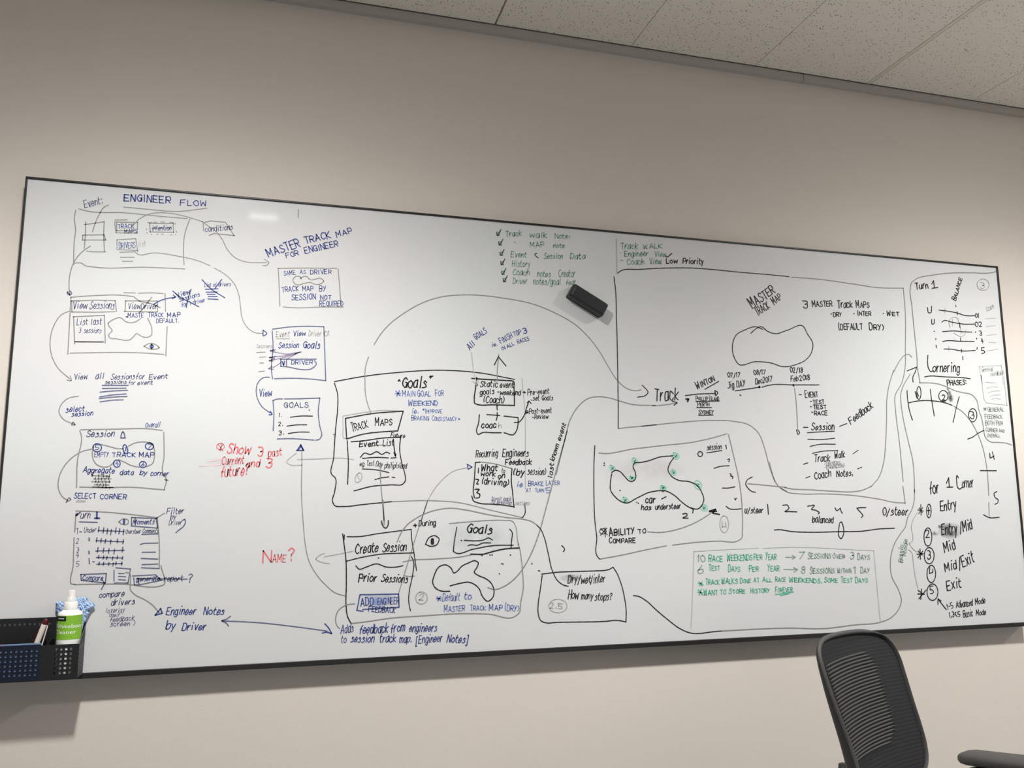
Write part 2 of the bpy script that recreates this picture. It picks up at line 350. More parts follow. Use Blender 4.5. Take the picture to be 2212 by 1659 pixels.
INK = [
 ('screen_sketch', 'blue ink sketch titled ENGINEER FLOW at the top left of the board', '''tb3.2;224.5,1160.0,332.1,1164.6,16.9;ENGINEER
tb3.2;357.6,1161.9,421.7,1166.9,14.3;FLOW
sd2.4;224.3,1143.7 272.7,1143.3 352.7,1144.6 422.0,1159.9
tc2.6;135.6,1131.9,176.2,1149.1,18.6;Event:
sd2.4;189.3,1145.3 181.1,1140.7 169.3,1118.1 161.1,1092.2 156.9,1071.8
sd2.4;115.9,1125.5 114.0,1102.8 118.4,1078.3 117.8,1038.5 120.3,984.5
sd2.4;122.7,1129.2 138.1,1125.7 228.5,1128.8 296.3,1127.6 375.6,1127.4
sd2.4;381.9,1127.4 371.9,1085.8 370.4,1047.2 374.1,1004.1
sd2.4;120.7,988.7 138.3,990.1 145.1,985.2 171.3,982.3 281.3,990.7 376.0,993.6
sd2.4;140.0,1096.5 141.6,1065.4 141.2,1028.1
sd2.4;137.2,1089.5 164.1,1096.2 181.8,1101.1
sd2.4;181.9,1100.4 182.9,1069.1 187.2,1024.5
sd2.4;147.0,1021.7 168.8,1021.7 190.1,1023.5
ld2.4;136.2,1062.0 183.5,1067.1 188.3,1054.0 136.1,1049.5 135.7,1061.9
ld2.4;206.4,1107.7 234.1,1110.8
ld2.4;205.6,1102.6 259.0,1106.3 259.5,1078.4 210.6,1074.6 206.3,1098.9
ld2.4;210.7,1099.3 211.8,1080.4 251.3,1084.0
tb2.6;214.4,1085.7,250.9,1090.3,11.3;TRACK
tb2.6;230.6,1075.3,258.4,1078.3,10.1;MAPS
ld2.4;287.2,1106.3 342.9,1111.4 344.8,1088.0 289.6,1084.1 287.2,1106.3
tb2.6;293.9,1088.6,338.1,1093.0,12.7;intention
ld2;292.4,1094.0 338.9,1099.3
ld2;282.6,1108.4 291.6,1109.8
ld2;296.1,1110.2 304.0,1110.9
ld2;313.1,1112.5 322.2,1112.9
ld2;334.8,1113.3 342.8,1114.0
ld2;280.1,1091.6 280.7,1089.2
ld2;281.8,1081.6 283.0,1080.5
ld2;292.2,1077.2 294.0,1077.4
ld2;305.3,1079.4 308.0,1079.6
ld2;316.6,1080.4 320.5,1080.7
ld2;337.6,1080.7 341.1,1080.5
ld2;349.0,1081.7 350.8,1082.6
ld2;350.3,1092.8 352.9,1087.9
ld2;347.0,1113.1 347.6,1109.3
ld2;215.3,1034.3 213.9,1056.7 257.0,1063.5 263.8,1029.5
ld2;214.8,1031.2 263.2,1033.2
tb2.6;220.3,1034.7,257.2,1039.0,15.5;DRIVERS
tf2.4;264.9,1042.2,281.5,1046.1,13.8;list
ld2.2;222.5,1024.9 255.6,1028.8
ld2.2;224.8,1012.1 256.4,1014.6
ld2.2;229.4,1002.2 253.7,1004.1'''),
 ('arrow_sketch', '', '''sd2.2;248.4,1096.4 260.8,1114.1 287.0,1131.8 323.2,1137.9 364.8,1134.1 412.0,1123.0
sd2.2;411.8,1123.1 428.3,1111.9 442.9,1102.8 460.3,1083.5 478.2,1051.3 498.0,1032.2 522.2,1023.7 553.4,1024.1 575.1,1025.8
sd2.2;570.0,1034.0 581.2,1025.8 575.4,1018.0 567.0,1016.8'''),
 ('arrow_sketch', '', '''sd2.2;256.6,1030.2 263.7,1023.7 301.6,1030.1 358.8,1025.8 405.3,1018.0 436.1,1006.9
sd2.2;447.5,1001.2 466.7,991.1 496.1,965.0 510.5,932.7 515.2,904.9 521.3,872.1 534.0,850.0 553.5,837.1 573.8,835.7
sb2.4;573.5,844.6 583.3,836.2 575.2,829.4 573.5,844.6'''),
 ('arrow_sketch', '', '''sd2.4;154.8,1035.5 138.4,1020.5 120.9,991.9 113.6,957.1 115.1,918.2 116.8,908.6
sc2.4;116.2,918.3 120.8,912.5 116.9,907.4 111.3,911.1 111.0,915.5 116.8,908.6'''),
 ('screen_sketch', 'crossed-through box reading conditions', '''sd2.6;416.8,1097.9 415.1,1118.5
ld2.6;418.5,1121.4 432.4,1126.6 469.1,1126.0 492.0,1092.0 443.3,1093.7 430.6,1087.4
tc2.4;420.9,1095.6,487.7,1108.9,14.2;conditions'''),
 ('pen_mark', '', '''ld2.4;651.6,1178.4 651.8,1155.8'''),
 ('screen_sketch', 'blue box reading SAME AS DRIVER under the words MASTER TRACK MAP FOR ENGINEER', '''tb3.2;580.7,1040.1,659.3,1076.9,21.9;MASTER
tb3.2;672.7,1085.5,738.7,1107.8,17.9;TRACK
tb3.2;755.2,1110.5,794.6,1126.2,14.6;MAP
tb3.2;625.8,1042.4,656.3,1053.3,13.0;FOR
tb3.2;673.5,1058.4,758.4,1086.5,15.3;ENGINEER
ld2.4;605.3,1012.4 608.4,978.2 613.2,911.0
ld2.4;605.3,1012.4 663.6,1017.7 756.6,1023.9
ld2.4;760.0,1022.3 764.9,976.1 770.0,923.5
sd2.4;621.8,909.5 654.7,909.0 716.3,914.9 776.5,918.6
sd2.4;665.8,987.5 661.9,993.8 652.0,994.4 643.7,983.3 650.2,973.3 658.9,971.3 672.3,976.2 689.6,980.0 702.2,975.7 717.0,979.3 723.1,986.4 714.1,993.7 701.7,990.1 686.9,987.7 680.4,995.2 669.3,994.4 662.1,988.6
tb2.8;620.6,994.2,649.4,999.0,11.7;SAME
tb2.8;661.7,1001.4,676.5,1003.1,10.0;AS
tb2.8;688.4,1002.9,741.4,1007.9,11.1;DRIVER
tb2.8;616.8,948.1,659.4,955.1,14.3;TRACK
tb2.8;669.3,955.3,696.5,957.6,12.6;MAP
tb2.8;712.6,958.2,728.9,959.3,13.7;BY
tb2.8;643.1,929.0,703.3,935.0,14.6;SESSION
tb2.8;715.8,935.3,743.2,937.6,11.0;NOT
tb2.8;715.0,917.4,775.2,921.2,13.7;REQUIRED'''),
 ('screen_sketch', 'sketched screen with View Sessions button, wavy track and an eye', '''sd2.4;119.3,902.2 172.5,910.1 237.8,914.9 260.0,913.4
ld2.4;237.4,921.8 263.9,922.8
sd2.4;271.6,922.8 303.9,925.8 328.6,925.9
ld2.4;333.2,925.7 336.7,879.8
sd2.4;119.8,901.7 120.8,847.4 122.5,760.2
sd2.4;127.5,763.3 181.6,767.0 246.3,770.5 301.2,771.3 339.2,769.7
ld2.4;342.6,841.0 343.4,766.2
ld2.4;121.6,893.3 173.3,898.4 219.3,900.4 223.8,872.9
ld2.4;122.0,893.4 124.3,865.7 175.2,868.0 220.6,872.3
tc2.8;125.5,873.7,157.4,877.2,16.9;View
tc2.8;163.5,876.1,217.9,879.4,18.3;Sessions
ld2.4;243.0,901.2 243.5,874.1
ld2.4;243.0,901.2 316.2,905.4 318.1,878.7
ld2.4;241.3,874.0 317.7,877.4
tc2.6;249.7,880.7,277.2,883.6,14.8;View
tc2.6;279.5,882.5,316.2,885.5,14.8;Driver
sd2.4;262.2,912.3 273.9,903.2 303.2,897.6 323.9,888.5
sd2.4;302.3,914.2 289.9,894.3 275.7,871.2
ld2.4;127.9,853.8 197.2,861.6 203.7,791.6
ld2.4;128.9,853.9 135.9,787.0
lk2.6;135.6,791.8 199.2,794.5
tc2.8;137.7,833.9,191.1,838.9,15.0;List last
tc2.8;143.2,814.5,192.4,817.1,12.5;3 sessions
sd2.4;207.1,842.7 217.4,851.8 234.6,857.7 246.1,848.6 257.2,846.0 270.2,850.0 279.8,857.9
sd2.4;296.3,860.1 306.6,836.0 306.5,816.4 294.6,810.8 283.3,813.9 273.1,819.5 265.9,810.6 259.7,803.7 240.1,801.9 226.8,804.4 213.8,804.7 209.5,811.3 217.0,823.8 207.8,837.9 207.1,842.7
sd2.4;291.9,788.2 299.9,794.5 310.9,796.5 326.7,786.2 309.6,781.0 291.9,788.2
sb3;308.8,794.4 305.8,788.2 309.4,783.4 313.2,788.5 308.8,794.4
lb3;309.4,792.0 309.3,785.2
tb2.8;251.0,858.6,286.2,861.5,11.0;MASTE
tb2.8;297.3,862.6,331.9,865.1,11.1;TRACK
tb2.8;342.0,864.7,371.3,868.2,11.2;MAP
tb2.8;317.0,849.4,369.8,853.2,9.9;DEFAULT.
lb2.8;246.5,860.8 247.8,860.3
lb2.8;249.3,861.0 250.6,860.5'''),
 ('handwritten_note', 'crossed out words View sessions for one driver with an arrow', '''sb2.6;306.6,895.8 327.3,909.1 358.5,918.7
lb2.6;352.6,923.3 358.5,918.7 351.5,913.7
tb2.6;362.0,916.4,392.2,930.5,12.4;View
tb2.6;368.2,906.8,415.5,924.4,11.4;sessions
tb2.6;374.6,893.4,428.9,910.7,11.2;for 1 driver
sb2.6;350.9,933.7 372.2,917.1 395.7,906.0 414.5,897.1
sb2.6;394.0,941.2 390.1,925.8 384.9,892.8'''),
 ('handwritten_note', 'crossed out list of drivers with ruled lines', '''tb2.6;425.9,949.7,488.8,956.6,10.7;List of drivers
lb2.6;428.5,943.5 458.6,946.9
lb2.6;430.5,936.1 456.7,938.4
lb2.6;433.3,930.7 452.3,932.0
lb2.6;436.3,925.1 457.2,926.4
lb2.6;435.5,918.7 459.9,919.0
sb2.6;419.2,968.3 440.0,946.9 476.0,924.6
sb2.6;466.4,972.2 451.6,947.7'''),
 ('handwritten_note', 'words View all Sessions for Event over six ruled lines', '''sd2.2;120.5,868.3 103.1,858.4 86.4,826.3 81.9,785.5 89.5,750.4 103.8,725.0 130.7,700.2
sd2.2;124.6,697.1 134.1,696.0 131.3,707.3
tc2.8;140.3,698.6,168.7,701.1,14.2;View
tc2.8;187.2,701.8,204.9,703.0,14.8;all
tc2.8;221.7,702.4,274.2,705.1,13.2;Sessions
tc2.8;278.6,704.5,296.1,705.2,14.9;for
tc2.8;308.2,705.7,349.0,709.6,12.1;Event
tc2.8;208.9,690.0,256.3,692.9,10.0;sessions
tc2.8;261.9,691.2,276.0,691.7,10.1;for
tc2.8;282.6,691.0,316.6,693.2,10.1;event
lc2.8;203.4,686.7 260.9,688.8
lc2.8;204.2,679.2 257.0,681.7
sc2.8;199.5,670.0 230.4,674.1 260.5,676.3
sc2.8;199.6,658.2 226.7,663.8 257.8,667.4
sc2.8;199.0,654.1 227.0,658.5 260.3,661.3
sc2.8;201.0,645.9 227.5,651.0 252.2,652.7
sd2.2;152.4,658.5 131.7,653.2 116.2,636.4 112.7,620.0 122.6,602.8 149.6,589.5
sd2.2;142.3,588.6 149.7,588.8 145.0,595.2 142.3,588.6
tb2.6;127.8,618.8,167.4,622.6,13.6;select
tb2.6;141.0,609.1,186.7,613.0,11.2;session'''),
 ('screen_sketch', 'sketched screen titled Session n with a track map numbered in circles', '''tb2.6;306.1,585.8,338.9,587.7,12.4;Overall
sd2.6;163.0,577.4 236.0,580.3 318.3,582.5 344.8,579.5
sd2.6;161.1,574.6 165.8,560.7 166.0,546.8 161.1,509.8 162.7,439.3
sd2.6;348.8,574.8 352.6,516.7 353.2,472.0 359.8,462.6 357.4,434.0
sd2.6;169.9,440.5 223.4,439.0 276.5,440.2 357.0,434.0
ld2.6;356.8,458.4 364.5,457.5
tc3;176.1,560.9,236.7,562.5,14.0;Session
sc3;252.6,561.8 253.8,570.6 256.2,574.1 259.2,570.7 261.2,562.0
lc3;252.3,559.3 262.6,559.4
sd2.6;209.5,542.9 230.1,537.4 247.5,533.0 259.2,533.1
sd2.6;270.7,539.6 285.4,547.6 306.9,550.3 322.4,547.0 328.5,535.3 330.5,511.7 327.3,497.6 314.6,490.4
sd2.6;298.5,488.4 279.9,492.5 262.2,501.6 251.2,506.2
sd2.6;240.9,500.3 228.8,489.3 216.1,488.5 203.1,494.1 195.0,505.6 191.7,524.0 194.0,538.0
sb2.6;197.9,543.8 202.1,544.3 206.2,542.9 209.4,539.9 211.0,535.8 210.8,531.5 208.7,527.8 205.2,525.4 201.1,524.9 197.0,526.3 193.8,529.4 192.2,533.5 192.4,537.8 194.5,541.5 197.9,543.8
sb2.6;260.4,542.2 262.5,542.7 265.0,541.1 267.4,537.7 269.1,533.2 269.9,528.5 269.6,524.4 268.1,521.9 266.0,521.4 263.5,522.9 261.1,526.3 259.4,530.8 258.6,535.6 259.0,539.6 260.4,542.2
sb2.6;314.6,547.6 318.6,548.1 322.6,546.9 325.6,544.3 327.1,540.9 326.8,537.2 324.8,534.1 321.4,532.1 317.4,531.7 313.5,532.8 310.5,535.4 308.9,538.9 309.2,542.5 311.2,545.6 314.6,547.6
sb2.6;244.6,505.2 247.8,505.6 250.9,504.3 253.4,501.5 254.7,497.8 254.5,493.9 253.0,490.6 250.3,488.5 247.1,488.1 244.0,489.4 241.6,492.1 240.3,495.8 240.5,499.7 242.0,503.1 244.6,505.2
sb2.6;302.8,502.1 306.2,502.5 309.5,501.4 312.1,499.0 313.4,495.9 313.2,492.6 311.5,489.8 308.6,488.0 305.2,487.6 301.9,488.7 299.3,491.1 298.0,494.2 298.2,497.5 299.9,500.3 302.8,502.1
tb2.6;197.6,529.9,205.0,530.0,10.5;5
lb2.6;265.5,536.7 264.9,527.8
tb2.6;314.3,535.1,323.1,535.2,9.5;7
tb2.6;244.6,492.2,251.0,492.2,10.5;4
tb2.6;302.7,490.8,308.5,490.9,8.9;6
tb2.6;196.7,512.1,227.4,512.4,12.1;EMPTY
tb2.6;235.9,512.5,287.3,514.1,10.5;TRACK
tb2.6;296.0,513.2,328.6,513.6,11.8;MAP
tb2.8;173.9,475.0,242.5,473.6,13.4;Aggregate
tb2.8;255.5,470.2,285.5,470.4,11.6;data
tb2.8;299.5,470.5,314.7,469.4,12.1;by
tb2.8;324.6,468.3,364.0,467.3,12.2;corner
ld2.4;194.2,467.6 233.4,466.2
ld2.4;195.5,472.4 195.0,465.5
ld2.4;209.3,471.0 208.8,464.1
ld2.4;219.9,469.6 219.4,462.7
ld2.4;227.4,468.4 226.9,461.5
ld2.4;233.0,470.6 232.5,463.7
ld2.4;198.9,460.0 236.9,460.2
ld2.4;202.2,464.1 201.9,458.4
ld2.4;209.6,463.3 209.3,457.6
ld2.4;216.0,462.6 215.6,456.8
ld2.4;223.5,461.8 223.1,456.0
ld2.4;231.8,463.8 231.4,458.1
ld2.4;194.7,453.1 234.8,452.8
ld2.4;203.7,456.6 203.4,451.6
ld2.4;210.1,455.9 209.7,450.8
ld2.4;218.6,455.1 218.2,450.0
ld2.4;226.0,454.3 225.7,449.3
ld2.4;233.7,456.0 233.4,451.0
ld2.4;200.9,445.8 233.6,445.4
ld2.4;207.3,449.3 207.0,444.3
ld2.4;213.7,448.5 213.4,443.5
ld2.4;221.1,447.7 220.8,442.7
ld2.4;226.5,447.0 226.1,441.9
ld2.4;197.0,440.8 242.5,439.0
ld2.4;210.8,443.2 210.5,439.0
ld2.4;219.3,442.2 219.0,438.1
ld2.4;227.4,441.4 227.1,437.2
ld2.4;235.2,440.5 235.0,436.3'''),
 ('arrow_sketch', '', '''sd2.4;192.3,531.5 171.6,526.1 141.8,502.7 123.8,463.8 124.8,434.3 135.3,416.2 146.1,408.9
sd2.4;143.2,404.9 152.1,411.6 148.7,415.0 143.2,404.9
tb2.8;159.2,413.4,205.0,413.3,11.9;SELECT
tb2.8;215.6,412.6,272.8,411.4,11.0;CORNER
lf5;165.9,406.6 182.4,407.0'''),
 ('screen_sketch', 'table sketch titled Turn 1 with five slider rows and crossed-out report', '''ld2.6;165.6,378.8 165.8,334.9
sd2.6;165.3,321.5 166.6,285.8 167.1,248.0 164.2,230.4 166.8,214.9 174.5,213.6
sd2.6;165.3,384.0 205.9,382.4 269.5,377.0 345.3,366.7
sd2.6;345.3,366.7 353.0,305.0 356.1,246.7
sd2.6;174.5,212.9 216.7,213.0 279.3,211.2 360.5,204.3 365.8,205.7 359.7,252.3
tc3.2;176.2,366.3,195.5,366.6,17.0;urn
lc3.2;166.0,373.2 174.8,381.0
lc3.2;168.8,377.7 167.4,373.2
lb4;210.6,380.8 211.5,366.5
lb4;206.9,366.5 217.0,366.4
lc2.6;174.2,358.4 212.8,356.9
sd2.4;260.1,357.6 268.2,364.4 281.1,360.8 280.5,352.9 266.8,351.9 260.1,357.6
lb5;271.5,362.1 271.4,352.9
lc2.6;287.6,367.7 288.7,347.5 347.1,341.8 343.2,364.9 287.6,367.7
lc2.6;295.8,366.4 296.7,349.3
tb2.8;291.3,351.1,338.6,351.6,12.0;Moments
ld2.2;338.1,360.3 345.3,367.2 361.1,377.5
tc2.6;365.5,375.1,403.9,376.7,13.6;Filter
tc2.6;374.9,363.5,386.9,363.4,10.5;by
tc2.6;371.9,348.9,400.8,349.8,11.2;Driver
sc2.6;402.5,359.7 407.9,362.0 409.8,355.0 407.5,348.1 391.8,333.2
lc2.6;389.3,330.9 390.6,330.3
tc2.6;170.2,331.5,174.3,331.5,12.4;1
lc2.6;176.7,335.2 180.3,334.8
tc2.6;185.8,333.3,211.1,334.4,11.3;Under
lc2.6;216.1,337.7 273.1,334.7
lc2.6;217.5,346.4 216.7,334.0
lc2.6;228.1,344.2 227.3,331.7
lc2.6;236.6,342.0 235.8,329.5
lc2.6;244.8,339.8 243.9,327.4
lc2.6;255.1,343.7 254.2,331.2
lc2.6;263.0,341.5 262.1,329.0
lc2.6;272.3,339.3 271.4,326.8
tc2.6;276.1,329.9,308.6,329.4,10.5;Oversteer
tc2.6;313.9,330.7,348.4,330.3,10.3;Comments
lc2.6;313.0,327.3 348.5,328.0
tc2.6;170.9,308.0,176.3,307.9,11.2;2
tc2.6;172.2,287.9,177.6,287.8,10.7;3
tc2.6;172.9,277.4,178.3,277.3,8.9;4
tc2.6;174.4,255.6,179.7,255.5,11.6;5
lc2.6;197.3,321.0 198.6,317.6
lc2.6;197.2,316.1 198.8,313.8
lc2.6;198.9,289.6 200.5,287.3
lc2.6;198.8,285.8 200.4,283.5
lc2.6;200.4,272.8 202.3,260.1
lc2.6;209.2,264.8 212.3,264.7
lc2.6;213.4,314.0 273.5,310.4
lc2.6;214.7,320.7 214.1,311.2
lc2.6;224.2,318.8 223.6,309.3
lc2.6;233.8,316.9 233.1,307.4
lc2.6;245.4,314.9 244.8,305.4
lc2.6;260.0,317.3 259.4,307.8
lc2.6;272.8,315.2 272.2,305.7
lc2.6;213.9,289.8 275.7,290.4
lc2.6;218.4,297.8 217.6,286.6
lc2.6;231.0,296.3 230.2,285.1
lc2.6;242.6,294.9 241.8,283.7
lc2.6;254.6,293.4 253.9,282.2
lc2.6;272.5,297.6 271.7,286.3
lc2.6;216.5,274.7 273.6,272.4
lc2.6;221.3,279.6 220.8,272.5
lc2.6;231.8,278.2 231.3,271.0
lc2.6;239.2,276.9 238.7,269.7
lc2.6;251.9,275.4 251.4,268.2
lc2.6;262.2,277.5 261.7,270.3
lc2.6;273.5,276.0 273.0,268.8
lc2.6;218.3,259.0 273.3,259.3
lc2.6;223.3,264.1 222.8,257.0
lc2.6;232.7,263.2 232.2,256.0
lc2.6;244.3,262.2 243.8,255.1
lc2.6;253.8,261.3 253.3,254.1
lc2.6;259.9,263.9 259.4,256.7
lc2.6;272.6,262.9 272.1,255.7
lc2.6;311.1,303.4 318.5,306.0 349.7,306.2
lc2.6;315.8,285.1 345.4,284.5
lc2.6;314.5,270.4 351.7,268.0
lc2.6;317.4,255.6 352.4,256.4
lc2.6;316.4,248.4 355.7,245.6
lc2.6;185.3,236.1 240.1,236.8 239.3,215.0 187.2,222.7 185.3,236.1
tb2.6;189.2,222.7,232.7,221.4,11.6;Compare
sc2.4;230.5,224.2 236.8,215.1 231.5,200.2
lc2.4;259.8,249.8 292.1,246.1 288.7,213.6 259.2,214.4
lc2.4;256.4,244.0 257.9,218.9
lc2.4;266.9,236.1 278.9,235.8
lc2.4;267.3,229.4 282.5,228.3
lc2.4;267.8,222.0 283.0,220.5
lc2.4;297.3,229.5 348.3,231.1 361.9,218.2
lc2.4;300.7,225.6 302.7,208.7 313.3,208.4 364.1,218.2
lc2.4;310.4,221.9 313.2,209.5
tb2.8;307.5,217.1,357.7,216.8,11.8;generate
tc2.6;368.6,215.3,409.8,215.1,12.6;report
lc2.6;307.2,223.2 420.5,218.9
tc2.6;421.4,209.3,430.2,209.0,20.6;?'''),
 ('handwritten_note', 'note reading compare drivers overlay their feedback screen', '''tc2.6;227.9,181.7,281.0,183.2,13.0;compare
tc2.6;254.6,163.1,305.3,163.9,13.0;drivers
tv2.6;244.0,145.8,284.2,146.9,11.2;(overlay
tv2.6;252.1,136.2,274.3,136.7,8.5;their
tv2.6;255.2,125.5,306.3,126.8,10.7;feedback
tv2.6;255.9,114.5,310.2,114.9,10.7;screen )'''),
 ('handwritten_note', 'blue note reading Engineer Notes by Driver', '''sd2.4;282.0,238.0 289.4,237.1 293.8,215.7 294.9,197.7 303.9,187.4 330.2,172.0 345.8,160.2 361.7,141.7
lb3;353.1,136.5 368.2,140.3 364.4,151.7 353.1,136.5
tb3.2;377.0,136.6,442.1,134.8,17.7;Engineer
tb3.2;461.9,133.3,508.4,132.2,17.1;Notes
tb3.2;377.7,102.6,397.1,101.8,18.4;by
tb3.2;414.5,99.2,466.9,97.4,17.6;Driver'''),
 ('arrow_sketch', '', '''sc2.6;524.2,127.5 513.4,119.9 504.6,118.0 516.0,110.7 520.8,103.7
sc2.6;504.3,117.3 592.1,109.2 681.0,95.5 755.8,82.1
sb3;750.5,99.9 758.5,91.4 767.9,75.7
sb3;744.7,77.5 755.0,79.6 768.0,75.0'''),
 ('screen_sketch', 'sketched screen reading View Session Goals with a DRIVER drop-down', '''sc2.6;596.9,848.6 641.4,857.0 690.3,861.5 726.9,862.2
lc2.6;726.9,862.2 731.4,789.9 735.8,718.3
sc2.6;735.8,718.3 694.5,721.3 645.9,721.2 606.4,718.5
sc2.6;596.4,843.5 600.0,796.5 597.8,758.4 598.5,738.3 601.6,718.3
tf2.6;606.1,828.7,639.8,831.7,14.1;Event
lf2.6;607.4,824.1 640.0,826.1
tf2.6;688.6,834.8,719.4,836.9,14.2;Driver
tf2.6;728.1,836.8,743.0,838.4,11.7;01
tb3;649.5,833.2,680.0,836.4,12.8;View
tb3;613.8,799.7,663.9,802.9,15.3;Session
tb3;674.9,802.2,717.9,803.5,19.3;Goals
lv2.2;593.1,789.9 634.2,784.1 671.6,791.8
lv2.2;591.3,773.3 631.9,780.2 667.9,790.8
lv2.2;591.6,764.5 627.2,774.9 663.1,788.0
lv2.2;637.0,772.3 658.3,786.5
sv2.2;606.1,795.5 593.0,791.6 605.0,792.2
sv2.2;607.9,777.9 592.5,772.9 604.5,772.6
sv2.2;604.5,771.4 591.6,764.5 601.2,764.1
lv2.2;620.5,760.7 601.8,747.3
sv2.2;599.3,749.7 591.2,744.3 603.1,743.0
lc2.6;619.0,770.0 709.6,774.5
sc2.6;705.3,770.8 710.5,760.7 706.9,755.5 620.8,751.8
lc2.6;620.2,769.5 621.3,751.4
lc2.6;634.6,770.2 635.2,752.4
lb3;623.3,764.6 627.9,755.2 630.0,765.4
tb3;647.1,757.5,700.6,760.8,10.7;DRIVER
tf2.2;558.3,797.0,596.3,798.9,10.1;Sessions
ld2;559.9,785.0 581.2,787.5
ld2;568.0,773.0 582.9,774.7
ld2;568.5,757.9 578.0,759.1
ld2;567.0,735.3 580.7,737.6'''),
 ('arrow_sketch', '', '''sc2.4;594.4,721.8 581.3,721.3 566.5,707.0 562.6,684.4 566.9,664.7 578.3,645.2 598.9,629.6
sb2.8;598.8,633.3 603.8,626.0 596.7,624.6
tb2.8;570.2,669.7,600.9,674.2,17.9;View'''),
 ('screen_sketch', 'sketched box titled GOALS with three numbered lines', '''sc2.6;604.9,662.1 614.3,665.6 628.5,666.6
lc2.6;633.3,666.7 671.8,668.4 722.1,672.0
sc2.6;722.1,672.0 718.9,636.5 723.7,598.9 728.6,571.5 723.4,563.9 715.0,561.7
lc2.6;604.9,662.1 608.5,626.1 608.1,584.1
sc2.6;619.0,563.3 651.1,564.6 710.1,561.9
tc2.8;632.9,644.2,693.1,647.2,12.5;GOALS
lc2.8;695.7,639.7 697.1,639.1
tk2.4;620.6,619.7,628.2,619.9,9.9;1.
tk2.4;621.0,596.7,632.1,596.9,9.9;2.
tk2.4;622.7,573.2,635.3,574.7,11.1;3.
sk2.4;649.3,619.7 673.2,623.3 704.7,624.1
sk2.4;641.7,596.6 664.3,600.1 690.8,601.2
sk2.4;645.4,577.4 669.7,581.6 698.2,582.1'''),
 ('handwritten_note', 'red note reading Show 3 past Current and 3 future?', '''sr1.7;479.5,549.3 483.5,549.7 487.4,548.6 490.3,546.0 491.8,542.6 491.5,538.9 489.4,535.8 486.0,533.9 482.0,533.4 478.1,534.6 475.2,537.2 473.7,540.6 474.0,544.2 476.1,547.3 479.5,549.3
lr1.7;476.8,547.5 488.9,530.8
lr1.7;488.2,547.7 479.8,531.9
lr1.7;484.7,550.1 483.2,530.7
tr2.8;498.3,525.6,552.6,522.7,25.4;Show
tr2.8;572.5,519.0,586.5,519.2,22.4;3
tr2.8;598.8,516.4,631.1,522.4,18.4;past
tr2.8;487.6,497.2,539.3,500.0,19.7;Current
tr2.8;546.3,490.8,577.5,492.2,17.5;and
tr2.8;593.3,490.0,609.1,490.2,23.4;3
tr2.8;486.8,466.2,550.4,471.1,25.5;future?
ln3;458.8,505.0 485.9,509.9
ln3;434.5,492.2 483.2,496.1'''),
 ('arrow_sketch', '', '''lb2.8;667.6,534.5 685.6,534.7 677.5,549.5 668.8,534.5
lb2.8;672.4,535.8 678.1,545.7 683.2,535.9
sd2.2;680.8,531.0 682.1,490.7 682.4,443.6 689.9,350.2 697.4,292.3 708.9,250.7 725.6,222.8 751.6,193.5 775.1,174.5 798.4,166.8
sf2.2;666.7,527.1 652.7,515.8 643.6,503.4 650.9,498.6 682.0,496.9
sf2.2;670.8,511.1 724.9,513.7 798.2,515.0 812.7,512.6'''),
 ('handwritten_note', 'red word NAME?', '''tr3;594.4,253.3,614.3,254.0,28.5;N
tr3;618.7,253.9,650.0,254.4,18.3;AME
tr3;655.6,254.2,670.2,255.0,34.5;?'''),
 ('arrow_sketch', '', '''sf2.2;744.5,273.8 731.6,268.9 724.1,259.9 734.7,253.2 758.2,248.0
sf2.2;744.7,265.5 775.9,270.6 816.6,278.2'''),
 ('screen_sketch', 'large black outlined panel titled Goals in quotation marks', '''sk2.6;758.2,716.5 831.0,732.9 933.2,748.6 1038.4,758.2 1146.4,755.8 1251.5,740.9
sk2.6;758.3,712.2 766.4,686.9 768.0,643.7 764.4,593.0 761.4,517.8 760.2,470.6 763.9,468.1 766.5,431.1 761.4,404.0 767.0,394.2 789.0,391.7 838.1,396.4 912.9,403.6
sd2.2;912.9,403.6 1002.1,406.3 1093.4,400.5 1173.3,382.1 1271.0,359.5
ld2.2;758.6,577.3 763.5,577.4
sf2.2;1272.6,744.4 1275.2,711.8 1280.3,657.7 1280.8,550.3 1279.9,436.5
sk2.4;1278.1,397.2 1276.5,365.9 1271.0,359.5
sk3.2;925.8,723.5 928.3,727.5 931.0,723.7
tk3.2;936.4,706.8,1001.7,709.9,27.6;Goals
sk3.2;1010.6,738.5 1014.6,741.3 1013.3,735.2
sk3.2;1015.1,738.7 1019.9,741.5
le2.8;919.8,697.1 931.6,684.5
le2.8;930.1,698.8 922.5,682.9
le2.8;918.6,689.8 932.8,691.1
te2.8;938.1,682.1,971.8,684.2,16.2;MAIN
te2.8;978.3,683.9,1014.6,686.4,16.3;GOAL
te2.8;1027.0,686.8,1049.5,688.3,17.1;FOR
te2.8;953.9,658.6,1033.8,662.0,13.6;WEEKEND
te2.8;964.6,638.1,981.5,639.1,13.0;ie.
te2.8;999.8,639.1,1045.9,640.8,11.8;IMPROVE
le2.8;993.9,650.4 994.4,647.8
le2.8;996.0,650.7 996.5,648.1
te2.8;963.0,619.2,1010.4,620.3,13.0;BRAKING
te2.8;1018.3,619.7,1085.9,620.2,12.6;CONSISTANCY
le2.8;1092.0,626.7 1092.0,624.6
le2.8;1094.1,626.8 1094.2,624.6'''),
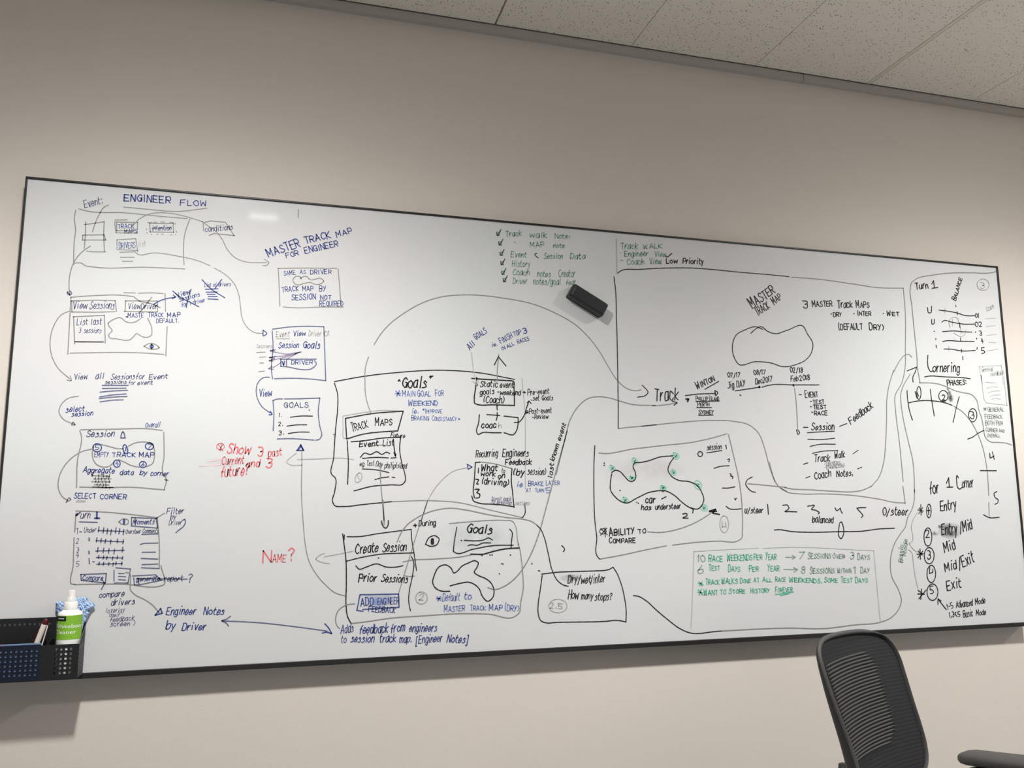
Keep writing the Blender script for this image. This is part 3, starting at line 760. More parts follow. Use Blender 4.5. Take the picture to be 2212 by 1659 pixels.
 ('screen_sketch', 'black box reading TRACK MAPS', '''sk2.8;788.9,620.1 858.3,634.6 940.4,643.2
lk2.8;940.4,643.2 926.5,590.0
sk2.8;926.5,590.0 884.5,586.6 834.2,579.2 793.4,566.3
lk2.8;788.9,620.1 793.4,565.8
sf2.2;782.1,626.3 833.0,636.5 883.5,643.7 939.9,643.7
sf2.2;782.1,625.0 783.6,593.4 787.2,568.3 793.4,567.1
tk3;806.6,585.0,848.9,597.3,21.6;TRACK
tk3;866.4,604.1,910.9,605.8,17.4;MAPS'''),
 ('screen_sketch', 'black box titled Event List', '''tk3.4;907.6,573.5,944.7,571.8,10.8;Future
sk2.6;794.7,562.1 799.0,505.7 798.7,448.9
sk2.6;805.2,559.0 834.6,562.0 884.8,570.0 935.7,574.0
sk2.6;934.5,572.2 932.3,545.2 938.0,507.1 947.4,474.1 948.9,458.9 942.6,450.1 912.2,447.5 862.0,443.6 815.1,431.6
tk3;826.2,545.7,875.0,549.5,13.9;Event
tk3;888.2,550.2,915.1,551.6,15.8;List
sd2;854.9,547.9 875.0,551.5 905.4,550.5
sk2.6;830.0,518.6 840.2,530.0 855.3,526.4 872.8,534.2 885.5,526.8 898.1,533.3 905.8,529.6
sk2.6;835.5,516.1 873.1,519.1 902.9,518.1
lk2.6;909.8,517.7 923.2,518.9
sk2.8;915.3,568.0 917.7,545.0 921.6,523.4
lk2.8;917.2,532.3 921.6,522.7 922.3,528.5
tk2.8;828.5,497.2,839.7,497.3,11.3;eg
tk2.8;845.9,496.9,864.7,498.3,12.6;Test
tk2.8;869.7,495.8,887.4,494.7,13.1;Day
tk2.8;893.2,491.0,951.0,491.4,14.7;philipIsland
sk2.4;835.6,488.5 861.1,487.4 886.3,483.8 904.6,479.4
sk2.4;868.6,461.1 886.6,465.7 904.7,468.1
lk2.4;913.1,467.6 920.7,466.4
sf2.4;826.5,477.8 830.4,478.4 833.4,476.5 835.0,472.5 834.9,467.3 833.0,461.8 829.8,457.1 825.9,454.1 822.0,453.5 818.9,455.4 817.3,459.3 817.5,464.6 819.3,470.1 822.5,474.8 826.5,477.8
lf2.4;822.8,473.4 828.0,461.0'''),
 ('arrow_sketch', '', '''sd2.6;882.3,496.4 882.8,468.7 887.4,418.6 894.8,354.2
sd2.6;890.7,408.0 892.5,380.9 894.5,343.1
sk2.8;887.5,353.9 891.8,340.5 898.7,335.0 904.1,340.3 905.2,355.1'''),
 ('arrow_sketch', '', '''sd2.4;845.5,786.1 838.0,758.4 837.6,716.9 839.5,686.0 846.3,657.9 855.6,635.1
sd2.4;859.6,821.1 880.0,855.1 904.5,883.3 938.0,911.0 973.3,935.2 1037.4,962.9 1102.9,973.8 1153.4,975.9 1220.7,972.3 1308.3,960.4 1379.1,936.2 1432.3,909.3 1474.4,873.3 1509.3,830.0 1534.2,788.9 1562.1,749.2 1590.5,727.1 1621.0,721.4 1635.8,724.6
sk2.6;1639.7,738.2 1656.9,716.3 1649.9,709.1 1623.7,702.4'''),
 ('screen_sketch', 'black box reading Static event goals weekend (Coach) above a coach box', '''lk3.2;1128.2,739.2 1154.7,738.1 1240.4,736.7
sk3.2;1240.4,736.7 1247.4,735.6 1249.2,716.6 1250.3,666.6
sk3.2;1142.4,742.4 1139.7,715.5 1135.6,680.6 1137.0,670.0 1143.8,667.5 1187.5,667.5 1249.7,667.4
tk3.2;1151.9,716.7,1201.4,717.7,16.7;Static
tk3.2;1208.3,716.0,1247.3,717.4,16.3;event
tk3.2;1151.9,693.9,1191.7,699.3,14.7;goals
tk3.2;1200.0,696.8,1266.7,696.3,14.1;-weekend
tk3.2;1160.1,672.8,1220.6,673.3,20.2;(Coach)
lk2.8;1199.9,667.8 1200.4,653.6
lk2.8;1200.4,646.4 1200.6,634.4 1197.8,625.0
lk2.8;1171.0,639.8 1208.0,638.6
lk2.8;1219.9,637.0 1260.7,633.7
sk2.8;1260.7,633.7 1260.6,619.8 1254.8,595.5 1247.8,586.6 1220.2,590.8
sk2.8;1212.0,590.7 1187.3,590.2 1160.1,590.4 1145.2,585.4 1142.5,590.6 1147.9,617.2 1149.8,639.0
tk2.8;1156.0,602.8,1196.9,604.5,16.5;coac
tf2.4;1203.8,603.0,1212.0,603.2,13.3;h
sk2.6;1249.4,620.0 1262.0,621.1 1276.0,636.3 1286.1,663.5 1292.7,681.4
lk2.6;1287.6,675.8 1292.7,681.4 1298.9,674.2
lk2.6;1275.2,705.3 1283.6,705.5
lk2.6;1278.9,708.1 1279.4,702.7
tk2.6;1289.2,697.0,1351.8,704.5,15.8;Pre-event
lk2.6;1299.0,684.3 1300.6,683.7
tk2.6;1304.0,683.1,1363.0,685.7,13.7;set Goals
lk2.6;1280.3,644.5 1290.2,648.8 1283.2,649.9
lk2.6;1286.0,653.3 1290.2,652.8
tk2.6;1292.9,644.3,1358.2,650.0,14.9;Post-event
tk2.6;1308.3,631.7,1348.0,633.2,12.2;Review
lk2.6;1302.7,635.6 1304.3,635.0'''),
 ('handwritten_note', 'slanted blue words ALL GOALS and FINISH TOP 3 IN ALL RACES above arrow', '''tb2.8;1123.2,817.8,1138.2,833.7,16.5;All
tb2.8;1140.4,847.4,1172.7,870.2,16.6;GOALS
tb2.8;1186.5,830.6,1201.8,835.5,10.8;ie.
tb2.8;1212.4,840.1,1246.7,860.3,15.7;FINISH
tb2.8;1251.0,863.3,1272.3,872.2,13.1;TOP
tb2.8;1279.4,872.6,1290.8,877.4,15.0;3
tb2.8;1215.7,821.1,1225.5,827.0,9.4;IN
tb2.8;1231.1,828.7,1250.8,839.3,9.7;ALL
tb2.8;1262.1,842.6,1294.9,855.3,10.9;RACES
ld2.4;1200.6,733.8 1201.6,771.9 1205.9,810.2
lk2.8;1192.7,779.1 1204.5,803.3 1226.6,777.8
sf2;1127.3,812.0 1130.0,787.8 1138.3,739.6 1145.1,719.7
lf2;1130.7,731.3 1145.1,719.7 1146.5,734.5'''),
 ('screen_sketch', 'black box under the words Recurring Engineers Feedback (by session)', '''tk3;1140.1,522.5,1201.1,525.9,18.9;Recurring
tk3;1214.8,524.7,1289.4,526.9,19.9;Engineers
tk3;1222.9,502.7,1297.6,504.9,14.6;Feedback
tk3;1243.3,476.5,1275.1,474.1,17.2;(by
tk3;1286.2,476.8,1339.3,476.0,17.3;session)
lk2.8;1138.8,508.2 1152.3,509.3
sd2.4;1156.3,509.4 1186.1,506.5 1218.8,498.9 1242.1,492.6
sk2.8;1138.8,507.4 1136.2,464.5 1133.5,428.3 1136.2,412.8
sk2.8;1242.1,492.6 1240.0,464.9 1243.6,425.7 1247.4,386.6
sk2.8;1129.0,418.0 1133.6,405.1 1145.6,399.9 1185.8,395.9 1212.9,394.0 1245.5,389.2
tk2.8;1155.0,483.5,1199.6,486.5,17.0;What
tk2.8;1211.9,480.5,1221.4,480.6,11.8;to
tk2.8;1153.6,472.4,1194.1,471.5,13.6;work
tk2.8;1202.3,466.1,1221.4,467.0,13.6;on
tk2.8;1155.0,450.3,1232.2,446.1,16.2;(driving)
lk2.8;1147.7,493.1 1146.9,480.1
sk2.8;1140.2,463.2 1147.7,461.9 1142.9,450.3 1146.9,450.3
sk2.8;1137.5,436.0 1149.6,435.5 1142.9,427.0 1150.9,423.1 1149.6,414.1 1140.2,412.8
te2.6;1255.5,442.7,1270.7,442.7,13.1;ie
te2.6;1288.7,445.4,1331.9,446.8,12.7;BRAKE
te2.6;1340.3,446.8,1379.8,449.0,12.8;LATER
te2.6;1282.1,427.8,1295.4,428.3,10.5;AT
te2.6;1307.9,428.3,1333.1,428.8,10.0;TURN
te2.6;1340.0,427.0,1351.3,428.3,12.7;5
tv2.2;1182.6,405.8,1238.8,404.8,10.4;Scroll back
tv2.2;1183.7,397.2,1240.1,394.9,10.4;to previous
tf2.2;1251.1,393.8,1291.0,393.7,11.0;sessions'''),
 ('arrow_sketch', '', '''lb2.6;1116.1,503.3 1129.4,495.6 1118.8,489.8 1116.1,503.3
sf2.2;1117.0,494.5 1079.9,485.2 1045.8,459.3 1020.0,426.1 1004.8,393.2 992.4,353.2
sd2;1009.1,407.7 996.1,366.6 979.9,317.8 964.0,264.1 948.3,213.7 935.3,169.1'''),
 ('arrow_sketch', 'long curved arrow with the words last known event running up beside it', '''tk2.8;1356.9,466.8,1363.7,506.9,12.4;last
tk2.8;1364.3,514.1,1379.2,559.5,13.5;known
tk2.8;1384.2,570.5,1401.3,617.5,13.0;event
sd2.6;1370.0,477.0 1397.1,573.9 1415.4,634.3 1442.2,673.5 1469.0,693.6 1501.6,700.2 1537.2,697.2 1563.9,690.4 1605.9,681.0 1651.5,679.5 1679.2,680.0
sd2.6;1669.4,678.7 1701.4,681.3 1749.1,689.6
lk2.6;1734.1,694.4 1750.3,689.7 1739.3,681.7
sd2.8;1405.1,600.6 1369.0,484.2 1339.5,386.1 1322.1,328.7 1307.9,290.0 1291.0,254.2 1266.2,216.5 1244.3,194.2 1217.4,177.3 1193.3,170.5 1173.4,175.6'''),
 ('screen_sketch', 'large black screen sketch reading Create Session, Prior Sessions and Goals', '''sk2.8;789.1,321.7 792.2,301.9 798.5,259.6 801.3,196.8 802.2,139.7 805.9,116.4 815.5,98.0
sk2.8;793.2,319.0 792.9,307.1
sd2.6;815.5,98.0 858.8,101.4 912.0,107.0 993.3,109.5 1104.5,111.3 1175.5,107.2 1247.8,98.4 1259.6,106.6 1264.2,133.8 1271.8,169.2 1270.6,210.7 1266.5,252.4 1262.3,277.6 1257.9,288.8
sk2.4;800.7,314.9 827.8,314.6 881.3,321.8 965.9,331.5
sk2.4;966.0,330.2 967.7,304.4 973.6,272.0 981.0,224.9
sk2.4;967.4,261.4 972.5,250.5 970.2,210.5 962.5,170.9 961.4,149.7 966.4,123.2
sk2.4;798.7,253.1 842.2,262.7 882.3,268.5 972.2,270.7
sd2.4;945.1,247.9 966.9,252.0 1019.5,253.6 1104.0,258.6 1132.5,263.4
sk2.6;824.6,240.7 832.2,232.6 850.7,237.4 877.4,244.7 901.8,236.2 923.4,235.1 945.2,238.3
ld2.2;947.7,213.2 964.7,210.1 975.7,211.7
sd2.2;1068.1,345.4 1132.4,350.3 1219.9,352.3 1243.5,349.2 1252.3,333.7 1256.5,300.0 1259.4,287.4
lk2.6;1088.0,335.5 1081.1,297.2 1078.9,272.7
sk2.6;1078.9,272.7 1084.0,269.0 1132.5,277.2 1190.3,285.8 1244.6,285.7
sk2.6;1234.5,328.3 1240.4,322.6 1240.3,300.3 1237.8,278.0
tk3.2;1115.2,320.9,1183.1,317.2,21.6;Goals
sk2.6;1109.0,300.9 1138.2,299.1 1161.3,300.9 1175.8,306.2 1186.0,300.5
sk2.6;1118.7,287.0 1126.8,288.8 1144.0,287.4 1158.4,292.7 1181.6,292.8
lk2.6;1100.1,301.0 1101.6,300.4
sk3.4;1126.2,264.4 1161.3,263.7 1184.5,269.3 1219.5,276.1 1261.4,278.1
lk2.8;971.4,340.9 979.7,342.2
lk2.8;975.5,345.5 976.9,337.3
tk2.8;985.3,338.9,1030.0,341.1,15.0;During
tk3.2;822.1,271.0,879.5,276.0,22.6;Create
tk3.2;891.6,275.7,952.9,277.2,22.8;Session
tk3.2;831.6,200.6,876.8,200.6,19.7;Prior
tk3.2;889.4,200.3,956.7,194.4,19.8;Sessions
sk2.6;1003.8,291.7 1013.4,309.2 1027.4,314.4 1040.1,306.1 1034.6,291.2 1019.2,286.6 1005.2,291.7
lk9;1022.4,303.6 1022.5,294.9
sk2.8;1070.4,183.5 1098.5,189.4 1121.2,191.5 1138.3,184.2 1149.8,173.0 1158.4,153.8 1172.7,140.3 1187.1,150.1 1190.1,169.0 1181.4,188.4 1167.0,199.7 1146.9,208.4 1136.0,216.9 1144.0,230.3 1146.9,241.2 1138.3,246.9 1121.1,241.8 1101.2,232.7 1089.9,220.8 1081.5,216.1 1072.9,229.3 1058.8,237.8 1042.0,234.1 1028.2,211.6 1024.2,192.9 1031.3,179.4 1048.1,170.8 1069.9,169.6
lk2.8;881.1,259.7 882.6,259.1
lk2.8;1156.4,260.2 1157.9,259.6
lk2.8;1178.7,261.1 1180.2,260.5
lk2.8;1184.5,261.3 1186.0,260.7
lk2.8;1235.6,260.0 1237.2,259.3
lk2.8;1210.6,237.6 1212.1,236.9
lk2.8;1215.0,236.9 1216.5,236.3
lk2.8;1204.7,211.0 1206.2,210.4
lk2.8;1296.1,235.6 1297.7,234.9
tb3.6;839.0,139.4,870.7,142.4,18.4;ADD
tb3.6;881.9,142.0,935.7,142.7,16.3;ENGINEER
lb2.8;836.2,168.4 935.3,167.0 936.6,133.5
lb2.8;836.2,168.4 829.2,129.7 845.0,127.3
lb2.8;843.6,131.7 884.8,132.8 935.8,133.5
tb2.8;858.3,125.7,926.6,119.5,13.5;FEEDBACK
sf2.6;989.9,170.0 996.7,170.5 1003.2,167.9 1008.1,162.9 1010.3,156.3 1009.6,149.5 1005.9,143.9 1000.1,140.5 993.3,140.0 986.9,142.5 982.0,147.6 979.7,154.1 980.5,160.9 984.1,166.5 989.9,170.0
tf2.6;988.7,150.1,1002.5,149.6,15.9;2
le2.8;1035.6,156.5 1045.4,146.8
le2.8;1045.4,157.5 1037.7,145.8
le2.8;1034.3,152.0 1046.8,152.1
te2.8;1050.5,144.5,1095.9,145.9,19.4;Default
te2.8;1108.6,146.8,1127.0,147.5,18.4;to
te2.8;1055.4,116.6,1110.1,119.1,15.6;MASTER
te2.8;1124.2,118.3,1166.9,117.8,13.5;TRACK
te2.8;1177.0,116.3,1213.0,116.0,14.1;MAP
te2.8;1218.8,114.2,1259.6,111.5,17.7;(DRY)'''),
 ('arrow_sketch', '', '''sd2.6;929.3,299.7 935.9,315.7 949.3,337.1 985.0,363.9 1032.4,381.4 1069.2,385.9 1118.0,380.1 1175.9,368.0 1234.7,359.1 1273.3,355.2 1297.2,348.7 1312.7,338.7
sk2.6;1312.8,337.9 1322.1,328.7 1333.0,305.2 1343.6,263.5 1356.7,211.6 1370.3,188.1 1384.1,177.4 1400.7,172.3'''),
 ('handwritten_note', 'blue note reading Adds feedback from engineers to session track map', '''sd2.4;823.5,146.2 805.2,144.8 782.1,130.2 776.8,112.4 780.4,94.3 787.1,86.9
tb3.2;790.0,74.7,821.2,77.2,20.7;Adds
tb3.2;837.0,71.9,908.5,72.8,21.3;feedback
tb3.2;916.6,71.1,951.6,73.5,21.5;from
tb3.2;963.8,71.6,1035.0,69.0,18.9;engineers
tb3.2;791.8,51.7,803.5,52.4,16.7;to
tb3.2;815.2,51.9,873.0,49.9,18.5;session
tb3.2;887.6,48.4,929.0,48.3,19.5;track
tb3.2;938.5,45.5,969.5,45.0,18.3;map.
tb3.2;981.8,40.8,1049.0,42.8,19.8;[Engineer
tb3.2;1062.8,40.9,1118.7,36.1,18.5;Notes]'''),
 ('screen_sketch', 'black box reading Dry/wet/inter How many stops?', '''sk2.6;1324.1,207.0 1369.8,211.0 1425.9,211.6 1482.8,212.0 1511.5,212.6 1523.1,214.9 1534.2,220.7
sk2.6;1534.2,220.7 1543.2,207.8 1556.8,175.9 1566.0,139.0 1570.6,97.1 1569.0,70.6
sk2.6;1569.0,70.6 1545.4,76.0 1508.1,74.9 1423.4,76.6 1367.9,78.2 1334.9,78.3 1321.3,83.9 1313.3,104.4 1313.6,127.1 1319.4,162.5 1326.0,203.1
tk3.2;1400.1,181.8,1425.4,181.8,19.4;Dry
tk3.2;1428.7,179.2,1464.9,179.4,20.8;/wet
tk3.2;1466.3,178.1,1507.9,181.3,20.9;/inter
tk3.2;1399.4,138.9,1428.8,137.9,23.1;How
tk3.2;1438.0,137.6,1471.1,136.4,18.6;many
tk3.2;1478.1,132.3,1526.8,131.9,18.7;stops?
sf2.2;1361.6,138.5 1373.3,138.9 1384.3,135.8 1392.5,129.9 1396.2,122.2 1394.6,114.4 1388.2,107.9 1378.1,104.1 1366.5,103.7 1355.6,106.8 1347.5,112.7 1343.8,120.4 1345.3,128.2 1351.6,134.6 1361.6,138.5
tf2.2;1347.7,115.7,1382.3,113.9,14.0;2.5
sk2.6;1383.5,282.0 1390.9,274.5 1390.9,268.8 1387.4,266.3
lk2.6;1314.6,216.2 1319.5,215.6
lk2.6;1296.1,235.9 1297.7,235.3'''),
 ('arrow_sketch', 'long black line curving along the lower right of the board', '''sk2.6;1593.7,141.2 1608.3,138.9 1631.4,126.2 1663.0,98.8 1697.7,71.1 1735.6,44.5 1765.3,32.6 1801.6,30.2 1832.3,32.3 1864.7,33.5
sd2.8;1866.7,33.4 1973.8,33.8 2086.8,32.1 2202.4,25.5 2322.0,31.8 2403.5,35.1 2445.7,46.8 2476.9,70.8 2489.7,97.4 2482.1,128.3 2460.7,169.8 2461.4,224.6 2477.6,265.6 2501.5,296.4 2525.0,320.5 2536.1,348.5 2555.8,376.5 2565.9,401.2 2570.1,436.7
sd2.8;2569.5,427.5 2572.7,467.9 2572.5,527.6 2562.0,585.2 2550.4,647.9 2544.5,711.0 2545.8,740.4 2555.1,762.8 2588.6,808.4
lk2.8;2577.8,818.6 2616.0,832.6
sk2.8;2616.0,832.6 2610.2,817.9 2597.9,797.6 2597.4,782.7'''),
 ('screen_sketch', 'black screen sketch with wavy track, green corner markers and ABILITY TO COMPARE', '''sk2.6;1487.1,559.3 1484.2,519.7 1481.5,398.3 1482.5,350.2 1487.2,305.1 1488.8,249.6 1494.5,243.7
sd2.6;1494.5,243.7 1562.8,253.4 1637.0,266.6 1699.7,276.3
sd2.6;1718.5,278.1 1804.7,285.4 1867.1,287.2 1933.6,288.1 1943.5,294.3 1947.2,315.2 1950.1,368.5 1945.5,453.3 1930.3,533.1 1915.9,598.9
sd2.6;1499.2,539.0 1511.5,537.8 1601.0,551.3 1692.4,562.4 1801.6,575.5 1865.7,589.4 1911.2,601.7
sk2.8;1536.7,483.4 1548.6,490.3 1560.4,487.7 1577.8,471.4 1589.4,460.5 1601.2,459.2 1609.9,467.4 1609.5,485.3 1603.1,501.7 1605.7,508.6 1629.9,513.5 1654.3,518.8 1685.1,528.8 1731.4,533.6
sk2.8;1732.7,528.0 1718.1,508.3 1712.9,492.9 1723.0,474.9 1744.1,463.3 1781.0,458.4 1805.5,447.3 1820.2,425.0 1825.1,408.2 1818.7,391.5 1805.7,380.5 1782.5,382.8 1756.9,397.3 1730.0,419.5 1703.0,431.9 1681.7,432.7
sk2.8;1680.2,432.7 1651.3,427.8 1611.7,411.4 1578.7,397.9 1564.0,402.0 1543.8,417.0 1532.4,433.2 1532.5,457.6 1536.6,479.3
sl2.6;1534.6,504.0 1538.2,504.4 1542.0,503.2 1545.3,500.6 1547.3,497.2 1547.9,493.6 1546.7,490.5 1544.1,488.5 1540.5,488.1 1536.7,489.3 1533.5,491.9 1531.4,495.3 1530.9,498.9 1532.0,502.0 1534.6,504.0
sg3;1535.3,498.7 1541.8,497.1 1537.6,493.8 1543.4,493.0
sl2.6;1604.4,525.7 1607.8,526.2 1611.4,524.8 1614.5,521.9 1616.5,518.0 1617.0,513.8 1616.0,510.3 1613.5,508.1 1610.1,507.6 1606.6,509.0 1603.4,511.9 1601.4,515.9 1600.9,520.0 1602.0,523.5 1604.4,525.7
sg3;1605.2,519.7 1611.3,517.9 1607.3,514.1 1612.8,513.2
sl2.6;1733.5,542.3 1738.3,542.8 1743.3,541.5 1747.5,538.6 1750.0,534.8 1750.3,530.7 1748.4,527.2 1744.7,525.0 1739.9,524.5 1734.9,525.8 1730.7,528.7 1728.2,532.6 1727.9,536.6 1729.8,540.1 1733.5,542.3
sg3;1733.6,536.4 1742.5,534.6 1736.8,530.8 1744.5,530.0
sl2.6;1593.7,473.4 1597.3,473.6 1601.2,472.9 1604.5,471.4 1606.6,469.3 1607.2,467.1 1606.0,465.3 1603.4,464.1 1599.8,463.9 1595.9,464.6 1592.6,466.1 1590.5,468.2 1589.9,470.4 1591.1,472.2 1593.7,473.4
sg3;1594.4,470.2 1601.1,469.2 1596.8,467.3 1602.7,466.8
sl2.6;1725.8,492.8 1729.2,493.2 1732.9,492.1 1736.1,489.6 1738.2,486.4 1738.7,482.9 1737.6,480.0 1735.1,478.1 1731.6,477.8 1728.0,478.9 1724.8,481.4 1722.7,484.6 1722.2,488.1 1723.3,491.0 1725.8,492.8
sg3;1726.5,487.8 1732.9,486.3 1728.7,483.1 1734.3,482.4
sl2.6;1802.4,461.5 1807.6,462.1 1812.9,460.2 1817.2,456.2 1819.8,450.9 1820.0,445.3 1817.9,440.6 1813.8,437.7 1808.6,437.1 1803.4,439.0 1799.0,442.9 1796.5,448.2 1796.3,453.8 1798.4,458.5 1802.4,461.5
sg3;1802.3,453.3 1811.7,450.8 1805.6,445.8 1813.8,444.5
sl2.6;1690.5,447.3 1694.7,447.6 1699.1,446.7 1702.8,444.8 1705.2,442.2 1705.6,439.5 1704.1,437.2 1701.0,435.8 1696.7,435.5 1692.3,436.4 1688.6,438.4 1686.2,440.9 1685.8,443.6 1687.3,445.9 1690.5,447.3
sg3;1690.9,443.4 1698.7,442.2 1693.7,439.7 1700.5,439.1
sl2.6;1570.8,413.8 1574.9,414.1 1579.2,412.9 1582.9,410.3 1585.1,406.9 1585.6,403.3 1584.1,400.3 1581.0,398.4 1576.9,398.0 1572.6,399.2 1569.0,401.8 1566.7,405.2 1566.3,408.8 1567.8,411.9 1570.8,413.8
sg3;1571.3,408.5 1578.8,406.9 1574.0,403.6 1580.6,402.8
sl2.6;1819.0,392.7 1823.9,393.1 1828.9,391.7 1833.1,388.7 1835.6,384.7 1835.9,380.5 1834.0,376.9 1830.2,374.8 1825.3,374.3 1820.3,375.8 1816.1,378.8 1813.6,382.8 1813.3,387.0 1815.2,390.5 1819.0,392.7
sg3;1819.1,386.6 1828.0,384.7 1822.2,380.9 1830.1,379.9
tk2.8;1638.2,397.7,1668.4,398.4,18.6;car
tk2.8;1625.1,379.3,1654.1,378.0,14.2;has
tk2.8;1669.2,379.0,1748.5,381.6,15.1;understeer
sk2.8;1755.0,365.6 1767.9,366.4 1769.3,362.8 1755.1,354.6 1771.4,353.7
lk2.8;1690.0,409.1 1703.9,415.4
lk2.8;1782.6,383.4 1789.4,377.8 1787.2,368.2
lk2.8;1513.8,510.5 1515.5,509.8
lk2.8;1513.7,504.2 1515.3,503.6
lk2.8;1610.8,400.0 1612.5,399.3
lk2.8;1615.8,397.0 1617.5,396.3
lk2.8;1560.4,433.7 1562.1,433.1
lk2.8;1693.8,430.0 1695.5,429.3
sk2;1503.3,326.5 1507.7,326.8 1511.8,325.6 1514.8,323.2 1516.1,320.0 1515.5,316.8 1513.1,314.0 1509.3,312.3 1505.0,312.0 1500.9,313.2 1497.9,315.6 1496.5,318.7 1497.1,322.0 1499.5,324.8 1503.3,326.5
lk2;1498.8,308.9 1518.2,328.6
lk2;1499.3,327.4 1519.1,309.9
lk2;1512.4,330.0 1513.2,304.7
tk3.2;1524.9,306.6,1601.3,311.5,20.1;ABILITY
tk3.2;1613.2,312.1,1637.0,313.1,12.4;TO
tk3.2;1524.4,286.7,1603.5,286.8,14.7;COMPARE
sd2.6;1643.1,316.3 1683.6,314.4 1729.3,320.7 1775.8,333.8 1816.9,351.3 1852.3,371.9
lk4;1841.4,373.3 1862.1,378.8 1852.1,367.7 1873.9,363.4
lk4;1842.9,371.9 1864.9,373.2
sf2.4;1884.9,358.6 1891.3,359.7 1897.1,356.0 1901.2,348.2 1902.7,337.8 1901.4,327.0 1897.5,317.9 1891.8,312.2 1885.5,311.2 1879.7,314.9 1875.7,322.7 1874.1,333.0 1875.4,343.8 1879.3,352.9 1884.9,358.6
lf2.4;1882.5,343.8 1881.7,327.1 1891.9,329.8
lf2.4;1892.5,340.9 1894.2,325.6
tk2.6;1842.3,551.9,1889.6,555.4,15.9;session
tk2.6;1903.1,556.2,1909.6,556.3,12.9;1
lk2.6;1840.6,543.4 1891.0,551.2
sk2.6;1816.8,546.6 1820.2,547.0 1823.3,546.0 1825.6,543.7 1826.6,540.6 1826.0,537.3 1824.1,534.5 1821.1,532.8 1817.8,532.4 1814.6,533.4 1812.4,535.8 1811.4,538.8 1812.0,542.1 1813.9,544.9 1816.8,546.6
sk2.6;1908.9,524.3 1914.5,526.6 1915.3,522.9 1911.8,518.0
sk2.6;1862.0,498.2 1883.9,504.1 1913.5,506.3
sk2.6;1914.3,483.0 1918.6,480.2 1916.1,475.9 1924.1,474.5 1922.2,468.8
sk2.6;1887.2,440.4 1906.3,440.5 1929.0,444.2
sk2.6;1926.6,410.8 1928.6,405.7 1932.1,410.8
sk2.6;1897.3,387.0 1906.5,380.5 1925.6,378.4 1946.5,379.7'''),
 ('arrow_sketch', 'black arrow pointing left out of the corner panel', '''sk2.6;1989.5,473.4 1972.1,464.8 1965.6,453.4 1973.9,439.1 1986.4,430.0 1997.7,428.3
sd2.8;1973.1,453.4 2020.2,450.1 2102.4,442.8
sd2.8;2098.6,442.4 2112.9,439.7 2191.8,435.7 2272.1,431.3 2333.3,429.6 2375.0,434.8 2409.4,447.1
sd2.8;2407.4,445.0 2440.9,476.8 2459.9,517.0 2474.4,586.2 2485.5,670.5 2490.3,719.1 2503.3,768.3 2525.1,818.3
sd2.8;2524.6,812.0 2551.3,850.2 2570.6,868.5 2591.7,873.2 2599.8,864.8'''),
 ('screen_sketch', 'large black outline around the track timeline and MASTER TRACK MAP', '''sk2.6;1570.2,1070.7 1580.5,1078.6 1639.4,1087.7 1735.9,1099.4 1814.6,1105.4 1914.6,1106.0
sk2.6;1914.4,1105.6 2000.8,1104.5 2067.5,1104.5 2155.4,1103.3
sd2.6;2164.5,1102.3 2249.7,1103.1 2390.6,1096.6 2486.6,1090.7 2587.9,1095.6
sd2.6;2587.9,1095.6 2589.3,1040.4 2577.7,892.7 2571.0,830.1 2554.2,780.0 2523.3,734.0 2521.4,685.3 2526.7,584.7 2529.9,461.9
sd2.6;2527.2,447.3 2529.2,422.5 2531.6,392.5
sk2.6;1558.7,1059.1 1561.7,1032.6 1563.6,933.6 1563.3,811.4 1562.1,670.8
lk2.6;1562.2,671.3 1560.3,610.0
sd2.4;1560.3,610.0 1619.1,616.8 1680.3,623.5
sd2.4;1633.0,617.5 1745.9,631.1 1870.0,640.7 1937.3,639.3 1988.0,629.0 2016.8,606.8 2035.8,561.5 2049.7,505.0 2066.5,460.2
sd2.4;2050.5,517.1 2066.9,459.4 2082.4,442.2 2105.7,430.6
sd2.4;2083.6,440.3 2104.4,429.5 2151.3,423.4 2231.1,423.4 2352.9,417.4 2435.3,406.8 2497.8,396.1 2531.8,394.9
tk3;2018.9,991.5,2102.1,1047.1,32.2;MASTER
tk3;2035.2,968.6,2081.2,997.4,25.8;TRACK
tk3;2096.6,1008.4,2124.9,1029.2,23.8;MAP
tk3;2201.4,1004.5,2222.2,1007.0,22.3;3
tk3;2234.9,1010.6,2308.8,1017.7,20.5;MASTER
tk3;2327.2,1012.3,2384.4,1018.3,22.8;Track
tk3;2399.6,1018.0,2449.2,1021.1,21.0;MAPS
tk3;2301.5,982.0,2341.6,985.2,16.5;-DRY
lk3;2387.5,997.8 2389.6,997.2
tk3;2402.3,992.1,2454.3,995.1,15.9;INTER
lk3;2501.2,1005.5 2503.3,1004.8
tk3;2516.6,998.0,2562.0,1000.7,15.3;WET
tk3;2326.5,941.7,2416.8,947.8,22.7;(DEFAULT
tk3;2444.5,947.3,2501.3,950.4,20.9;DRY)
sk2.6;2007.9,912.4 2026.3,927.3 2048.7,935.2 2065.7,923.5 2094.2,916.2 2137.5,929.3 2197.4,944.7 2209.6,923.2 2228.0,891.9 2221.5,863.5 2199.3,838.5 2166.7,823.2 2116.8,813.2 2073.0,823.1 2020.5,824.8 1959.3,815.5 1945.5,838.9 1942.7,869.9 1955.2,901.8 1991.0,923.4 2031.0,934.2 2050.5,927.4'''),
